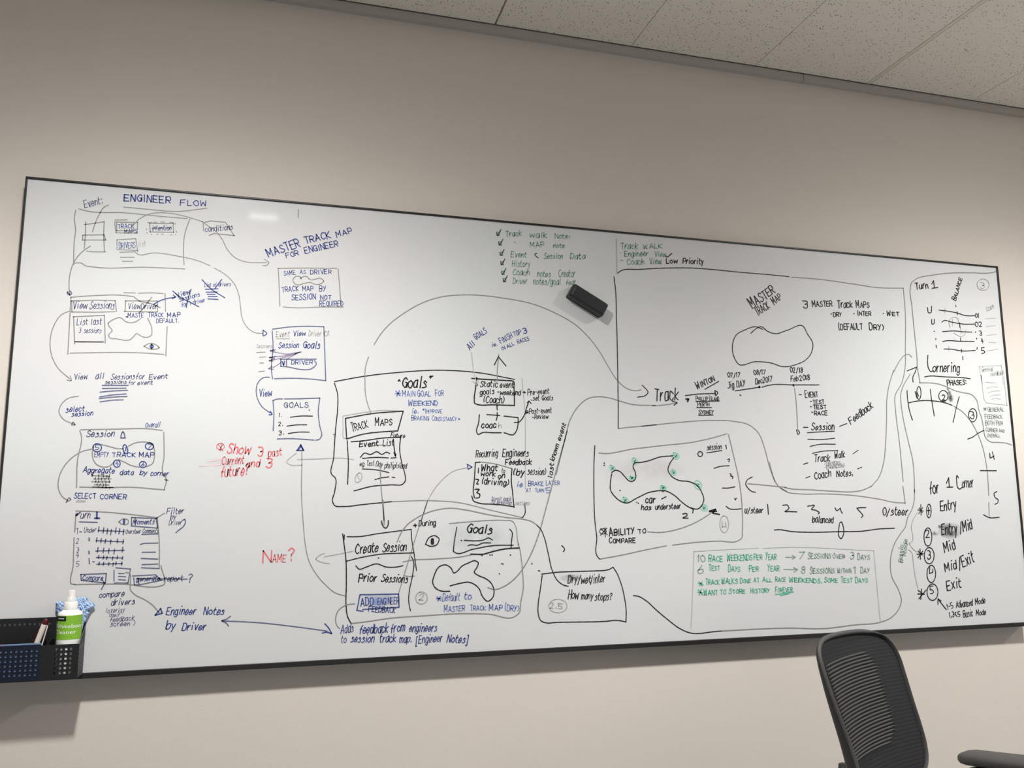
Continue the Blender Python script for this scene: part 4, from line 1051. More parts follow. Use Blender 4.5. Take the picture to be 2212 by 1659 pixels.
 ('screen_sketch', 'black timeline labelled 07/17, 08/17 and 02/18 with place names', '''tk2.8;1922.8,772.3,1964.9,774.7,13.9;07/17
tk2.8;1921.1,738.9,1979.3,746.7,19.1;Jig DAY
tk2.8;2013.0,784.3,2053.3,786.7,14.1;08/17
tk2.8;2016.5,754.6,2074.9,765.7,17.3;Dec2017
tk2.8;2141.6,796.5,2185.3,798.2,15.1;02/18
tk2.8;2140.6,768.1,2165.4,769.8,15.8;Feb
tk2.8;2173.6,772.1,2208.6,775.7,15.8;2018
sk2.8;1944.2,731.7 1981.0,737.9 2030.0,746.2
sk2.8;2037.8,746.4 2064.5,753.6 2148.9,757.4 2241.7,760.7
lk7;2028.3,746.9 2029.4,746.5
lk7;2148.8,756.6 2150.0,756.2
tk2.8;1817.9,733.5,1877.7,759.9,18.8;WINTON
lk2.8;1842.9,733.2 1890.3,758.8
sk2.8;1777.7,712.1 1811.0,717.0 1878.0,721.8
sk2.8;1876.3,730.5 1885.7,725.1 1878.5,715.4 1876.3,730.5
lk5;1779.4,701.7 1787.6,701.9 1784.4,694.7
tk2.6;1812.3,698.9,1851.0,700.1,12.9;PHILLIP
tk2.6;1856.0,700.3,1888.8,701.3,12.9;ISLAND
lk2.6;1812.1,695.6 1889.6,699.4
tk2.6;1817.7,681.4,1855.2,683.2,12.8;PERTH
lk2.6;1813.4,677.5 1862.6,678.9
tk2.6;1820.0,658.2,1868.8,659.5,12.8;SYDNEY
lk2.6;1818.6,654.4 1867.4,656.4
tk3;1677.4,692.2,1752.6,698.2,37.2;Track
lk3;1960.7,720.7 1963.6,718.1
sd2.4;2152.7,746.5 2155.0,714.5 2155.3,617.3
sk2.6;2150.9,617.9 2155.7,603.7 2161.5,609.6 2156.6,617.3
lk2.6;2167.1,727.8 2176.1,728.1
tk2.6;2189.0,719.4,2234.4,722.5,18.9;EVENT
tk2.6;2205.6,699.5,2255.7,701.8,14.2;-TEST
tk2.6;2204.5,683.8,2262.3,686.2,14.2;-TEST
tk2.6;2207.8,665.1,2264.5,666.6,15.0;-RACE
lk2.6;2176.0,626.2 2191.6,626.5
tk2.6;2204.5,618.3,2286.3,621.5,20.4;Session
lk2.6;2189.2,610.2 2285.9,616.8
lk2.6;2306.8,632.2 2333.8,641.4
tk2.6;2349.8,639.0,2436.4,695.8,22.3;Feedback
sk2.4;2189.1,590.0 2227.2,589.5 2286.6,594.5
sk2.4;2195.2,567.7 2226.1,574.0 2287.5,576.1
sk2.4;2202.7,546.6 2233.6,552.8 2295.1,556.8
lk2.4;2168.3,512.8 2184.2,517.6
tk2.4;2206.7,520.9,2263.1,523.4,21.2;Track
tk2.4;2281.8,531.3,2318.7,535.6,19.3;Walk
lk2.4;2349.5,547.3 2368.9,558.6
lk2.4;2174.4,471.7 2188.9,476.3
tk2.4;2205.1,466.1,2264.2,477.1,22.8;Coach
tk2.4;2284.5,476.0,2344.0,478.7,19.4;Notes.
lk2.4;2362.8,500.6 2378.5,505.8
tf2;2244.0,509.7,2301.1,514.8,10.0;-DRIVERS
tf2;2243.2,498.1,2316.4,506.4,10.0;-ENGINEERS'''),
 ('handwritten_note', 'faded green checklist of track walk notes along the top edge', '''lh2.4;1200.8,1164.1 1201.5,1154.8 1208.4,1155.4 1208.5,1164.5 1200.8,1164.1
lj2.6;1200.8,1160.7 1204.3,1155.0 1213.4,1173.3
lh2.4;1206.6,1136.1 1207.3,1126.8 1214.2,1127.4 1214.3,1136.4 1206.6,1136.1
lj2.6;1206.6,1132.7 1210.1,1127.1 1219.1,1145.2
lh2.4;1210.0,1105.9 1210.6,1096.7 1217.6,1097.2 1217.6,1106.2 1210.0,1105.9
lj2.6;1210.0,1102.5 1213.4,1096.9 1222.5,1114.9
lh2.4;1212.3,1078.5 1213.0,1069.2 1219.9,1069.8 1219.9,1078.7 1212.3,1078.5
lj2.6;1212.3,1075.0 1215.7,1069.5 1224.8,1087.4
lh2.4;1215.0,1050.5 1215.6,1041.3 1222.5,1041.8 1222.5,1050.7 1215.0,1050.5
lj2.6;1214.9,1047.0 1218.4,1041.5 1227.4,1059.3
lh2.4;1219.0,1029.2 1219.6,1019.9 1226.5,1020.4 1226.6,1029.4 1219.0,1029.2
lj2.6;1219.0,1025.7 1222.4,1020.1 1231.5,1038.0
th2.6;1227.5,1154.3,1274.1,1159.8,15.7;Track
th2.6;1299.5,1157.8,1351.2,1161.6,16.3;walk
th2.6;1376.3,1160.9,1423.5,1165.7,13.5;Note:
lh2.6;1253.6,1140.9 1255.4,1137.5
th2.6;1301.0,1129.1,1341.9,1132.5,14.1;MAP
th2.6;1370.5,1132.8,1404.8,1135.7,13.5;note
th2.6;1242.9,1094.7,1288.4,1097.3,16.0;Event
th2.6;1313.8,1096.6,1324.4,1097.4,16.1;&
th2.6;1341.5,1098.1,1398.9,1101.9,16.2;Session
th2.6;1422.4,1103.8,1468.1,1106.7,16.0;Data
th2.6;1246.2,1066.6,1298.7,1069.6,17.4;History
th2.6;1247.8,1041.6,1296.7,1045.2,17.3;Coach
th2.6;1321.3,1042.8,1360.4,1044.6,16.8;notes
th2.6;1385.4,1046.5,1436.0,1050.1,20.4;Creator
th2.6;1247.6,1016.8,1289.5,1019.4,15.9;Driver
th2.6;1308.8,1018.3,1390.5,1023.4,18.1;notes/goal
th2.6;1408.5,1024.7,1437.4,1026.7,16.2;feat'''),
 ('handwritten_note', 'faded green notes reading Track WALK, Engineer View, Coach View', '''lf2;1570.0,1176.3 1569.0,1068.8
th2.6;1582.4,1147.2,1637.5,1151.8,17.5;Track
th2.6;1656.7,1153.4,1718.7,1159.3,14.0;WALK
lh2.6;1580.9,1134.5 1582.7,1133.9
th2.6;1595.0,1124.8,1671.4,1132.0,16.4;Engineer
th2.6;1692.5,1131.5,1729.4,1134.5,14.7;View
lh2.6;1581.4,1111.1 1589.0,1111.6
th2.6;1601.8,1100.0,1657.1,1105.0,17.4;Coach
th2.6;1674.4,1107.1,1715.0,1111.7,16.8;View
lk2.6;1729.5,1137.4 1735.2,1133.1 1750.1,1146.4
tk2.6;1730.6,1112.9,1767.8,1117.7,15.4;Low
tk2.6;1785.5,1117.2,1855.0,1120.7,17.2;Priority'''),
 ('screen_sketch', 'black slider scale from u/steer to 0/steer numbered 1 to 5', '''tk2.8;1958.7,367.0,2018.7,367.4,17.5;u/steer
lk2.8;2036.5,392.1 2037.4,362.8
sk2.8;2088.2,389.1 2105.8,389.0 2109.1,380.6 2094.8,370.6 2108.5,370.5 2135.9,369.3
sk2.8;2174.5,386.0 2198.5,387.9 2187.8,376.8 2203.5,373.3 2214.1,365.4 2210.7,363.0
sk2.8;2271.5,380.8 2275.8,372.8 2290.5,379.6
lk2.8;2290.5,379.6 2291.2,372.8 2296.3,364.1
lk2.8;2383.1,380.9 2362.4,381.0 2349.9,379.3
sk2.8;2349.9,379.3 2365.1,363.7 2370.7,356.0 2364.0,350.6
tk2.8;2442.8,356.9,2536.9,356.9,23.2;0/steer
tk2.8;2188.2,337.8,2260.9,335.4,19.1;balanced
sk2.8;2054.7,316.5 2074.0,317.3 2104.8,312.5 2183.0,308.2 2283.1,308.9 2364.8,309.3 2427.5,315.4 2484.3,316.8
sk2.8;2282.7,330.1 2279.9,292.7 2285.5,287.5 2293.5,295.9 2294.9,329.9 2291.5,338.5 2283.0,333.5'''),
 ('handwritten_note', 'green lines listing 10 race weekends and 6 test days inside a thin box', '''lw2;1786.8,258.8 1889.4,262.6 1998.1,264.5
sw2;2013.3,264.3 2101.8,265.3 2179.9,263.3 2279.2,257.1 2401.1,249.8
lw2;1786.8,258.8 1778.8,156.6 1768.8,47.4
lw2;2401.1,249.8 2404.0,137.5 2407.2,39.9
tq2.6;1796.4,229.8,1818.8,229.3,17.9;10
lq2.6;2088.3,236.5 2115.4,235.2
lq2.6;2111.9,241.3 2121.2,235.1 2111.2,230.4
tq2.6;2135.4,231.5,2153.3,231.1,19.3;7
tg2.8;1832.7,229.0,1877.4,228.6,17.7;RACE
tg2.8;1893.3,229.6,1975.4,230.7,18.8;WEEKENDS
tg2.8;1981.9,231.5,2008.4,231.9,16.3;PER
tg2.8;2020.9,230.7,2056.4,230.6,19.0;YEAR
tq2.6;2165.9,230.9,2245.0,229.8,16.7;SESSIONS
tq2.6;2253.0,229.0,2295.2,228.8,12.8;OVER
tq2.6;2315.2,226.0,2329.4,225.7,17.6;3
tq2.6;2340.7,224.4,2384.5,223.5,16.4;DAYS
tq2.6;1796.8,197.9,1813.1,197.5,21.7;6
tg2.8;1831.5,204.1,1866.2,203.8,14.7;TEST
tg2.8;1895.5,199.6,1933.6,198.6,16.8;DAYS
tg2.8;1964.2,197.8,1994.4,198.3,15.6;PER
tg2.8;2025.4,197.2,2064.7,196.9,18.0;YEAR
lq2.6;2080.3,201.4 2122.7,199.4
lq2.6;2113.5,206.2 2126.6,199.3 2114.5,192.3
tq2.6;2140.3,188.4,2152.0,188.1,19.9;8
tq2.6;2168.7,187.0,2254.5,185.4,17.3;SESSIONS
tq2.6;2265.7,185.1,2314.0,185.2,14.1;WITHIN
tq2.6;2324.0,183.6,2334.2,183.3,16.9;1
tq2.6;2348.4,183.0,2379.8,182.1,16.9;DAY
lg2.8;1796.6,169.4 1811.6,165.8
lg2.8;1800.6,161.7 1808.4,173.2
lg2.8;1799.3,173.4 1809.6,161.4
tg2.8;1819.5,164.3,1864.3,163.9,15.9;TRACK
tg2.8;1871.7,165.6,1923.3,165.4,16.7;WALKS
tg2.8;1932.6,165.4,1967.0,166.0,12.2;DONE
tg2.8;1976.7,166.1,1994.4,165.9,12.9;AT
tg2.8;2006.9,167.1,2037.2,166.9,12.3;ALL
tg2.8;2049.4,165.9,2084.6,165.9,13.1;RACE
tg2.8;2097.2,164.6,2210.0,158.0,13.9;WEEKENDS,
tg2.8;2218.0,159.4,2264.5,158.1,13.3;SOME
tg2.8;2275.6,157.1,2315.0,156.6,15.1;TEST
tg2.8;2327.8,154.9,2371.8,155.0,14.8;DAYS
lg2.8;1793.4,144.2 1808.7,141.5
lg2.8;1797.7,135.5 1805.6,152.7
lg2.8;1795.8,151.4 1808.5,136.1
tg2.8;1813.1,134.7,1856.7,134.9,15.8;WANT
tg2.8;1864.8,136.2,1883.1,135.6,12.1;TO
tg2.8;1894.2,137.1,1946.7,136.7,12.8;STORE
tg2.8;1965.3,136.1,2027.8,135.7,13.6;HISTORY
tg2.8;2047.5,135.4,2105.1,136.2,14.3;FOREVER
lg2.8;2047.2,129.6 2108.8,135.1
lg2.8;2062.2,125.8 2093.1,130.7'''),
 ('screen_sketch', 'black panel at the right end titled Turn 1 with five sliders', '''sd2.8;2977.8,1181.1 2959.5,1176.2 2869.3,1169.0 2774.4,1160.6 2711.6,1149.4 2636.5,1127.1 2621.7,1114.4 2615.2,1093.5 2616.5,1042.4 2618.6,953.7 2620.7,865.8 2619.6,823.3 2623.5,796.1 2624.5,781.2
sd2.8;2624.5,781.3 2654.3,782.4 2690.1,781.2 2728.4,772.5 2763.5,760.0 2793.4,754.7 2826.7,749.5 2846.4,732.5 2852.1,699.9 2861.1,670.0 2864.9,635.0 2869.5,607.7 2883.6,595.4 2923.6,592.4 2960.8,588.7 2974.4,584.4
tk3;2636.4,1094.4,2688.7,1103.1,21.7;Turn
lk3;2703.9,1117.7 2712.7,1130.0 2713.8,1104.1
lk3;2704.0,1103.4 2728.3,1107.7
tk3;2797.1,1065.5,2831.4,1144.5,14.9;BALANCE
sf2.6;2912.3,1149.0 2923.8,1150.8 2934.2,1148.6 2941.6,1142.8 2944.3,1134.6 2941.9,1125.6 2934.9,1117.7 2924.6,1112.3 2913.2,1110.6 2902.8,1112.9 2895.5,1118.6 2892.7,1126.8 2895.1,1135.7 2902.0,1143.7 2912.3,1149.0
tf2.6;2908.0,1116.7,2927.2,1118.0,20.1;3
sk3;2679.1,1036.1 2681.9,1018.3 2689.5,1018.3 2696.3,1041.0
sk3;2691.8,995.9 2692.4,980.6 2697.9,980.9 2703.3,997.8
sk2.8;2725.7,1030.0 2760.8,1028.3 2800.5,1024.2 2827.9,1018.1 2852.8,1017.7 2871.9,1019.9
sk2.8;2732.9,989.3 2738.9,994.0 2772.4,991.6 2818.4,987.7 2865.5,989.9
sk2.8;2731.4,957.2 2784.7,962.1 2815.6,961.2 2853.0,962.0
sk2.8;2728.5,922.6 2734.8,924.7 2796.5,927.9 2858.9,930.0
sk2.8;2732.1,898.2 2756.7,899.3 2808.5,895.2 2839.7,897.4 2860.2,899.7
lk2.8;2798.6,1029.3 2799.4,1018.9
lk2.8;2804.8,990.8 2804.7,975.3
lk2.8;2803.3,939.2 2802.2,928.9
lk2.8;2702.2,932.7 2701.8,928.9
lk2.8;2869.7,942.7 2870.8,938.9
lk2.8;2802.9,900.8 2803.4,890.6
lk2.8;2701.4,909.9 2701.5,901.0
lk2.8;2869.2,910.4 2866.9,903.8
lk2.8;2805.9,876.7 2805.3,865.2
lk2.8;2795.6,1051.1 2796.0,1046.0
lk2.8;2697.6,956.7 2699.8,956.0
lk2.8;2866.6,963.2 2868.8,962.5
tk2.8;2872.7,1012.9,2888.5,1013.1,14.7;01
tk2.8;2869.3,982.3,2899.4,984.0,14.5;02
tk2.8;2885.8,952.6,2896.1,954.2,15.4;3
tk2.8;2888.4,928.1,2897.9,928.6,13.1;4
tk2.8;2885.8,890.6,2898.4,891.2,18.8;5
lf2.4;2751.0,1038.0 2748.5,1022.3
lf2.4;2752.1,908.5 2752.4,893.3
lf2.4;2777.0,1000.8 2774.9,980.1
lf2.4;2779.5,935.4 2779.3,927.8
sf2.4;2764.4,974.4 2761.9,994.8 2777.1,1007.3 2798.6,1006.0 2803.1,989.4 2807.4,971.6 2808.1,954.9
sf2.4;2777.8,954.6 2807.6,944.6 2824.1,954.5 2828.8,968.9
sk3;2664.8,874.0 2661.4,855.0 2663.4,830.1 2670.0,820.3 2680.7,822.7
tk3;2680.5,820.2,2785.3,822.4,30.2;ornering
sk2.8;2644.2,801.3 2659.4,804.4 2722.6,804.8 2798.8,804.7 2828.8,802.6'''),
 ('screen_sketch', 'black corner diagram with phases circled 1 to 3 and numbers 4 and 5', '''tk2.8;2733.2,775.2,2811.9,783.8,19.6;PHASES:
sk2.8;2616.0,767.5 2619.8,768.6 2623.0,765.5 2624.9,758.9 2625.3,750.1 2623.9,740.8 2621.2,732.8 2617.6,727.8 2613.8,726.7 2610.6,729.7 2608.7,736.3 2608.3,745.1 2609.7,754.5 2612.4,762.4 2616.0,767.5
lk2.8;2609.6,749.8 2614.8,736.4
sk2.8;2602.5,752.1 2607.8,730.1
sk2.8;2708.7,757.7 2717.1,758.8 2724.7,756.3 2730.0,750.8 2731.9,743.3 2730.1,735.3 2724.9,728.4 2717.4,724.0 2709.0,722.9 2701.4,725.4 2696.2,730.9 2694.3,738.3 2696.1,746.3 2701.2,753.2 2708.7,757.7
tk2.8;2707.1,726.9,2720.7,727.4,18.1;2
sk2.8;2822.1,701.1 2829.7,702.4 2836.4,699.3 2841.0,692.4 2842.4,683.1 2840.4,673.3 2835.4,664.9 2828.4,659.6 2820.8,658.4 2814.1,661.6 2809.6,668.4 2808.2,677.6 2810.1,687.4 2815.1,695.8 2822.1,701.1
tk2.8;2814.8,668.9,2833.3,669.3,24.0;3
sk2.8;2571.2,754.0 2571.1,721.6 2574.6,689.9 2583.4,658.4
lk2.8;2662.7,761.5 2665.0,724.4 2670.4,674.0
lk2.8;2776.6,740.3 2760.5,702.4 2743.4,654.7
sk2.8;2796.8,601.4 2814.1,606.7 2840.2,620.8 2866.0,631.3
sk2.8;2573.9,713.8 2597.9,719.4 2633.7,723.5 2684.2,722.5 2722.7,717.5 2745.6,710.7
sd2.6;2752.0,708.4 2786.4,689.4 2814.0,661.4 2837.2,622.0 2853.8,577.6 2862.5,518.3 2863.2,456.8 2861.2,418.0
sd2.6;2858.9,395.7 2855.2,352.0
sk2.8;2832.5,355.8 2852.2,347.2 2894.9,346.9
lk2.8;2835.7,498.4 2901.8,498.4
lk2.8;2880.6,555.6 2880.3,539.5 2898.2,547.1
lk2.8;2892.0,560.7 2896.9,535.9
sk2.8;2895.2,430.0 2883.4,425.4 2885.6,411.9 2897.8,402.9 2894.8,393.9 2883.0,389.4'''),
 ('handwritten_note', 'faint green-grey ruled box and coach lines at the right edge', '''tw2.4;2924.5,1037.7,2956.6,1052.8,15.4;Coach
lw2.4;2915.2,1012.0 2962.0,1017.4
lw2.4;2916.0,985.4 2957.4,990.9
lw2.4;2916.7,954.7 2955.4,960.2
lw2.4;2920.3,931.0 2950.5,931.2
lw2.4;2913.8,901.7 2955.9,909.4
lw2.4;2866.6,844.8 2896.8,848.7 2963.6,853.3
lw2.4;2871.2,843.7 2877.1,785.6
lw2.4;2963.6,853.3 2965.6,788.7
tw2.4;2878.8,828.2,2926.4,832.7,14.9;General
tw2.4;2914.8,814.3,2972.8,823.5,15.2;feedback
lw2.4;2874.2,814.6 2877.8,735.9 2887.3,723.6 2971.4,717.9 2970.3,815.7
lw2.4;2892.1,793.6 2934.4,792.6
sw2.4;2894.5,773.3 2913.9,778.3 2942.2,778.8
sw2.4;2897.5,758.1 2915.3,763.8 2948.7,766.2
sw2.4;2902.3,745.6 2920.2,751.2 2947.0,752.1
sw2.4;2909.0,736.4 2925.2,740.5 2946.9,738.1'''),
 ('handwritten_note', 'grey words GENERAL FEEDBACK BOTH PER CORNER AND OVERALL', '''lx2.4;2873.0,706.8 2881.3,698.2
lx2.4;2882.4,708.3 2873.4,696.7
lx2.4;2871.5,702.4 2884.1,703.3
tx2.4;2890.2,694.1,2956.3,697.2,14.8;GENERAL
tx2.4;2875.0,670.3,2947.1,672.1,14.8;FEEDBACK
tx2.4;2874.2,648.7,2910.0,650.0,14.7;BOTH
tx2.4;2919.4,650.2,2946.2,651.3,12.7;PER
tx2.4;2873.2,626.5,2921.5,627.4,13.9;CORNER
tx2.4;2927.6,626.8,2951.1,626.7,10.7;AND
tx2.4;2877.4,609.1,2928.8,609.7,11.4;OVERALL'''),
 ('handwritten_note', 'black heading reading for 1 Corner', '''tk3;2629.3,422.7,2661.9,427.0,35.6;for
lk3;2695.9,456.3 2706.7,474.5 2706.5,444.3
lk3;2697.0,444.3 2719.9,444.8
sk3;2745.5,474.7 2740.8,481.9 2737.5,461.3 2740.5,442.0 2746.1,438.3 2755.6,443.2
tk3;2756.9,441.5,2800.8,444.0,31.5;orner'''),
 ('handwritten_note', 'black circled numbers 1 to 5, three of them starred', '''sk2.8;2618.3,389.4 2622.2,390.4 2625.6,387.1 2627.6,380.4 2628.0,371.4 2626.6,362.0 2623.7,354.0 2619.9,349.1 2616.0,348.1 2612.7,351.3 2610.6,358.1 2610.2,367.0 2611.6,376.4 2614.5,384.4 2618.3,389.4
lk2.8;2619.4,381.0 2617.1,357.4
lk2.8;2613.4,370.4 2623.3,370.8
sk2.8;2605.2,315.2 2612.0,316.5 2617.8,312.1 2621.6,302.9 2622.6,290.9 2620.6,278.3 2615.9,267.6 2609.6,261.1 2602.8,259.8 2597.0,264.2 2593.2,273.3 2592.2,285.3 2594.2,297.9 2598.9,308.6 2605.2,315.2
tk2.8;2598.6,287.0,2616.0,288.0,21.0;2
sk2.8;2602.9,254.1 2611.3,255.1 2618.8,251.2 2623.8,243.1 2625.5,232.5 2623.4,221.4 2618.0,212.1 2610.3,206.4 2601.9,205.4 2594.5,209.3 2589.5,217.4 2587.8,228.0 2589.9,239.0 2595.3,248.3 2602.9,254.1
tk2.8;2599.3,220.1,2612.2,219.9,24.5;3
sk2.8;2606.3,199.3 2613.7,200.4 2620.1,196.2 2624.4,187.6 2625.7,176.4 2623.6,164.7 2618.7,154.8 2611.9,148.8 2604.6,147.8 2598.1,152.0 2593.9,160.5 2592.6,171.7 2594.6,183.4 2599.5,193.2 2606.3,199.3
lk2.8;2605.4,194.9 2602.1,175.4 2615.3,178.5 2616.3,188.9
sk2.8;2603.6,142.4 2612.8,143.3 2621.1,139.2 2626.8,131.0 2628.7,120.3 2626.4,109.2 2620.6,99.9 2612.2,94.3 2603.0,93.4 2594.8,97.5 2589.2,105.6 2587.3,116.3 2589.4,127.4 2595.3,136.7 2603.6,142.4
tk2.8;2600.3,113.9,2611.8,114.0,21.1;5
lj3;2576.7,373.0 2598.0,369.3
lj3;2589.8,389.5 2588.0,356.4
lj3;2579.9,361.2 2596.1,380.0
lj3;2583.0,378.9 2593.2,364.6
lk3;2560.7,235.3 2583.7,237.2
lk3;2573.6,251.3 2572.1,220.0
lk3;2562.4,223.7 2583.0,244.2
lk3;2565.9,244.5 2580.4,232.6
lk3;2552.1,114.8 2577.4,112.8
lk3;2567.6,129.2 2561.7,97.4
lk3;2554.5,125.0 2569.1,115.4
lk3;2584.3,125.2 2554.9,99.9'''),
 ('handwritten_note', 'black words Entry, Mid and Exit down the right end', '''tk3;2663.5,369.6,2726.1,376.5,29.7;Entry
tk3;2661.5,292.5,2720.9,298.3,31.8;Entry
tk3;2734.4,300.0,2783.3,311.8,30.9;/Mid
tk3;2667.0,237.4,2710.0,250.7,28.4;Mid
tk3;2663.1,179.6,2707.9,189.0,26.8;Mid
tk3;2718.5,186.4,2779.3,207.3,33.4;/Exit
tk3;2664.4,121.1,2719.3,131.0,27.8;Exit'''),
 ('handwritten_note', 'black note on advanced and basic mode with an arrow', '''lk2.8;2655.5,63.1 2640.0,80.9 2626.8,97.4
lk2.8;2625.0,80.3 2626.8,97.4 2638.1,90.2
tk2.8;2661.3,63.6,2682.1,68.6,16.2;1-5
tk2.8;2693.6,67.0,2758.6,72.7,19.6;Advanced
tk2.8;2769.2,74.7,2808.1,77.9,18.1;Mode
tk2.8;2664.7,39.9,2705.4,41.2,15.6;1,3&5
tk2.8;2718.1,37.3,2755.1,40.4,19.5;Basic
tk2.8;2768.4,41.1,2805.5,41.9,16.7;Mode'''),
 ('handwritten_note', 'faint words Basic Mode written sideways beside a curly bracket', '''tq2.6;2503.8,211.6,2511.7,264.0,14.6;Basic
tq2.6;2519.9,230.4,2528.5,279.9,13.5;Mode
sf2;2576.0,365.9 2556.6,342.6 2547.2,319.3 2550.3,291.2 2547.6,277.3 2534.0,269.4
sf2;2534.0,269.4 2545.4,254.1 2560.0,242.7
sf2;2530.8,249.8 2540.1,242.7 2544.3,212.5 2548.3,164.1 2555.0,130.7'''),
]
for gi, (name, label, data) in enumerate(INK):
    V, F, MI, used = [], [], [], []
    y = -.0003 - gi * .000012
    for line in data.split('\n'):
        head, body = line.split(';', 1)
        kind, pen, wd = head[0], head[1], float(head[2:]) * INKSCALE
        if pen not in used: used.append(pen)
        if kind == 't':
            nums, text = body.split(';', 1)
            nums = [float(q) for q in nums.split(',')]
            wd = min(wd, max(1.25, nums[4] * .18), max(1.25, 1.6 * math.hypot(nums[2] - nums[0], nums[3] - nums[1]) / sum(FONT[c][0] + GAP for c in text))); strokes = write(text, *nums, pen)
        else:
            strokes = [(kind == 's', [tuple(float(q) for q in p.split(',')) for p in body.split()])]
        for sm, P in strokes:
            if sm: P = catmull(P, 2.0 if kind == 't' else 5.0)
            n0 = len(F); ribbon(V, F, P, wd, y); MI += [used.index(pen)] * (len(F) - n0)
    o = obj(name, (V, F), [PMAT[p] for p in used], board)
    o.data.polygons.foreach_set('material_index', MI)
    if label: o['label'] = label

def smudge_mat(name, col, strength, scale):
    m = mat(name, col, .6, .3); nt = m.node_tree; b = nt.nodes['Principled BSDF']
    tc = nt.nodes.new('ShaderNodeTexCoord')
    sub = nt.nodes.new('ShaderNodeVectorMath'); sub.operation = 'SUBTRACT'; sub.inputs[1].default_value = (.5, .5, .5)
    ln = nt.nodes.new('ShaderNodeVectorMath'); ln.operation = 'MULTIPLY'; ln.inputs[1].default_value = (1, 0, 1)
    le = nt.nodes.new('ShaderNodeVectorMath'); le.operation = 'LENGTH'
    nt.links.new(tc.outputs['Generated'], sub.inputs[0]); nt.links.new(sub.outputs[0], ln.inputs[0]); nt.links.new(ln.outputs[0], le.inputs[0])
    mr = nt.nodes.new('ShaderNodeMapRange'); mr.inputs[1].default_value = .12; mr.inputs[2].default_value = .5; mr.inputs[3].default_value = 1; mr.inputs[4].default_value = 0
    nt.links.new(le.outputs['Value'], mr.inputs[0])
    n = nt.nodes.new('ShaderNodeTexNoise'); n.inputs['Scale'].default_value = scale; n.inputs['Detail'].default_value = 4
    nt.links.new(tc.outputs['Object'], n.inputs['Vector'])
    m2 = nt.nodes.new('ShaderNodeMapRange'); m2.inputs[1].default_value = .3; m2.inputs[2].default_value = .7; m2.inputs[4].default_value = strength
    nt.links.new(n.outputs['Fac'], m2.inputs[0])
    mu = nt.nodes.new('ShaderNodeMath'); mu.operation = 'MULTIPLY'; nt.links.new(mr.outputs[0], mu.inputs[0]); nt.links.new(m2.outputs[0], mu.inputs[1])
    nt.links.new(mu.outputs[0], b.inputs['Alpha'])
    return m
SM = {'k': smudge_mat('smudge_black', rgb(66, 66, 66), 1.0, 60), 'b': smudge_mat('smudge_blue', rgb(120, 145, 205), .75, 25),
      'g': smudge_mat('smudge_green', rgb(192, 206, 205), .4, 15), 'p': smudge_mat('smudge_pink', rgb(214, 196, 202), .35, 15)}
for i, (c, x, z, rx, rz) in enumerate((('k', 1.409, .1944, .034, .011), ('k', 2.695, .306, .05, .028), ('k', 2.637, .2983, .014, .009), ('k', 2.661, .3192, .015, .008), ('k', 2.7411, .7342, .015, .015),
        ('k', 2.7345, .765, .007, .007), ('k', 2.7395, .751, .009, .018), ('b', .8858, .1518, .056, .021), ('g', 1.1498, .3099, .13, .05), ('p', .4945, .5016, .05, .014), ('p', 1.629, .494, .15, .04))):
    y = -.0002 - i * .000005
    n = 28
    V = [(x + rx * math.cos(t * 2 * math.pi / n), y, z + rz * math.sin(t * 2 * math.pi / n)) for t in range(n)]
    obj('ink_smudge', (V, [tuple(range(n))]), SM[c], board)

# ------------------------------------------------------------------ eraser stuck on the board
ec, ea = (1.4668, .976), math.atan2(-.481, .876)
er = empty('board_eraser', (ec[0], 0, Z0 + ec[1])); er.rotation_euler = (0, -ea, 0)
tag(er, 'black block eraser stuck at a tilt on the upper middle of the whiteboard', 'eraser')
L_, H_ = .060, .0208
def eraser_ring(bm, pts):
    rings = []
    for (y, il, ih, rr) in pts:
        ring = []
        for (sx, sz) in ((1, 1), (-1, 1), (-1, -1), (1, -1)):
            for q in range(4):
                t = q / 3 * math.pi / 2 + {(1, 1): 0, (-1, 1): math.pi / 2, (-1, -1): math.pi, (1, -1): 1.5 * math.pi}[(sx, sz)]
                ring.append(bm.verts.new((sx * (L_ - il - rr) + rr * math.cos(t), y, sz * (H_ - ih - rr) + rr * math.sin(t))))
        rings.append(ring)
    for A, B in zip(rings, rings[1:]):
        for k in range(16): bm.faces.new((A[k], A[(k + 1) % 16], B[(k + 1) % 16], B[k]))
    bm.faces.new(rings[0]); bm.faces.new(rings[-1])
bm = bmesh.new(); eraser_ring(bm, [(-.008, .0008, .0004, .004), (-.022, 0, 0, .005), (-.029, .0015, .0008, .005), (-.034, .006, .003, .005), (-.0355, .009, .006, .005)])
obj('body', bm, mat('eraser_plastic', rgb(34, 36, 38), .42, .4, bump=.1, bscale=300), er, smooth=False, bevel=.0012)
bm = bmesh.new(); eraser_ring(bm, [(-.001, .0015, .001, .003), (-.008, .0015, .001, .003)])
obj('felt_pad', bm, mat('felt', rgb(60, 60, 60), .95, .1, noise=.3, nscale=400), er)

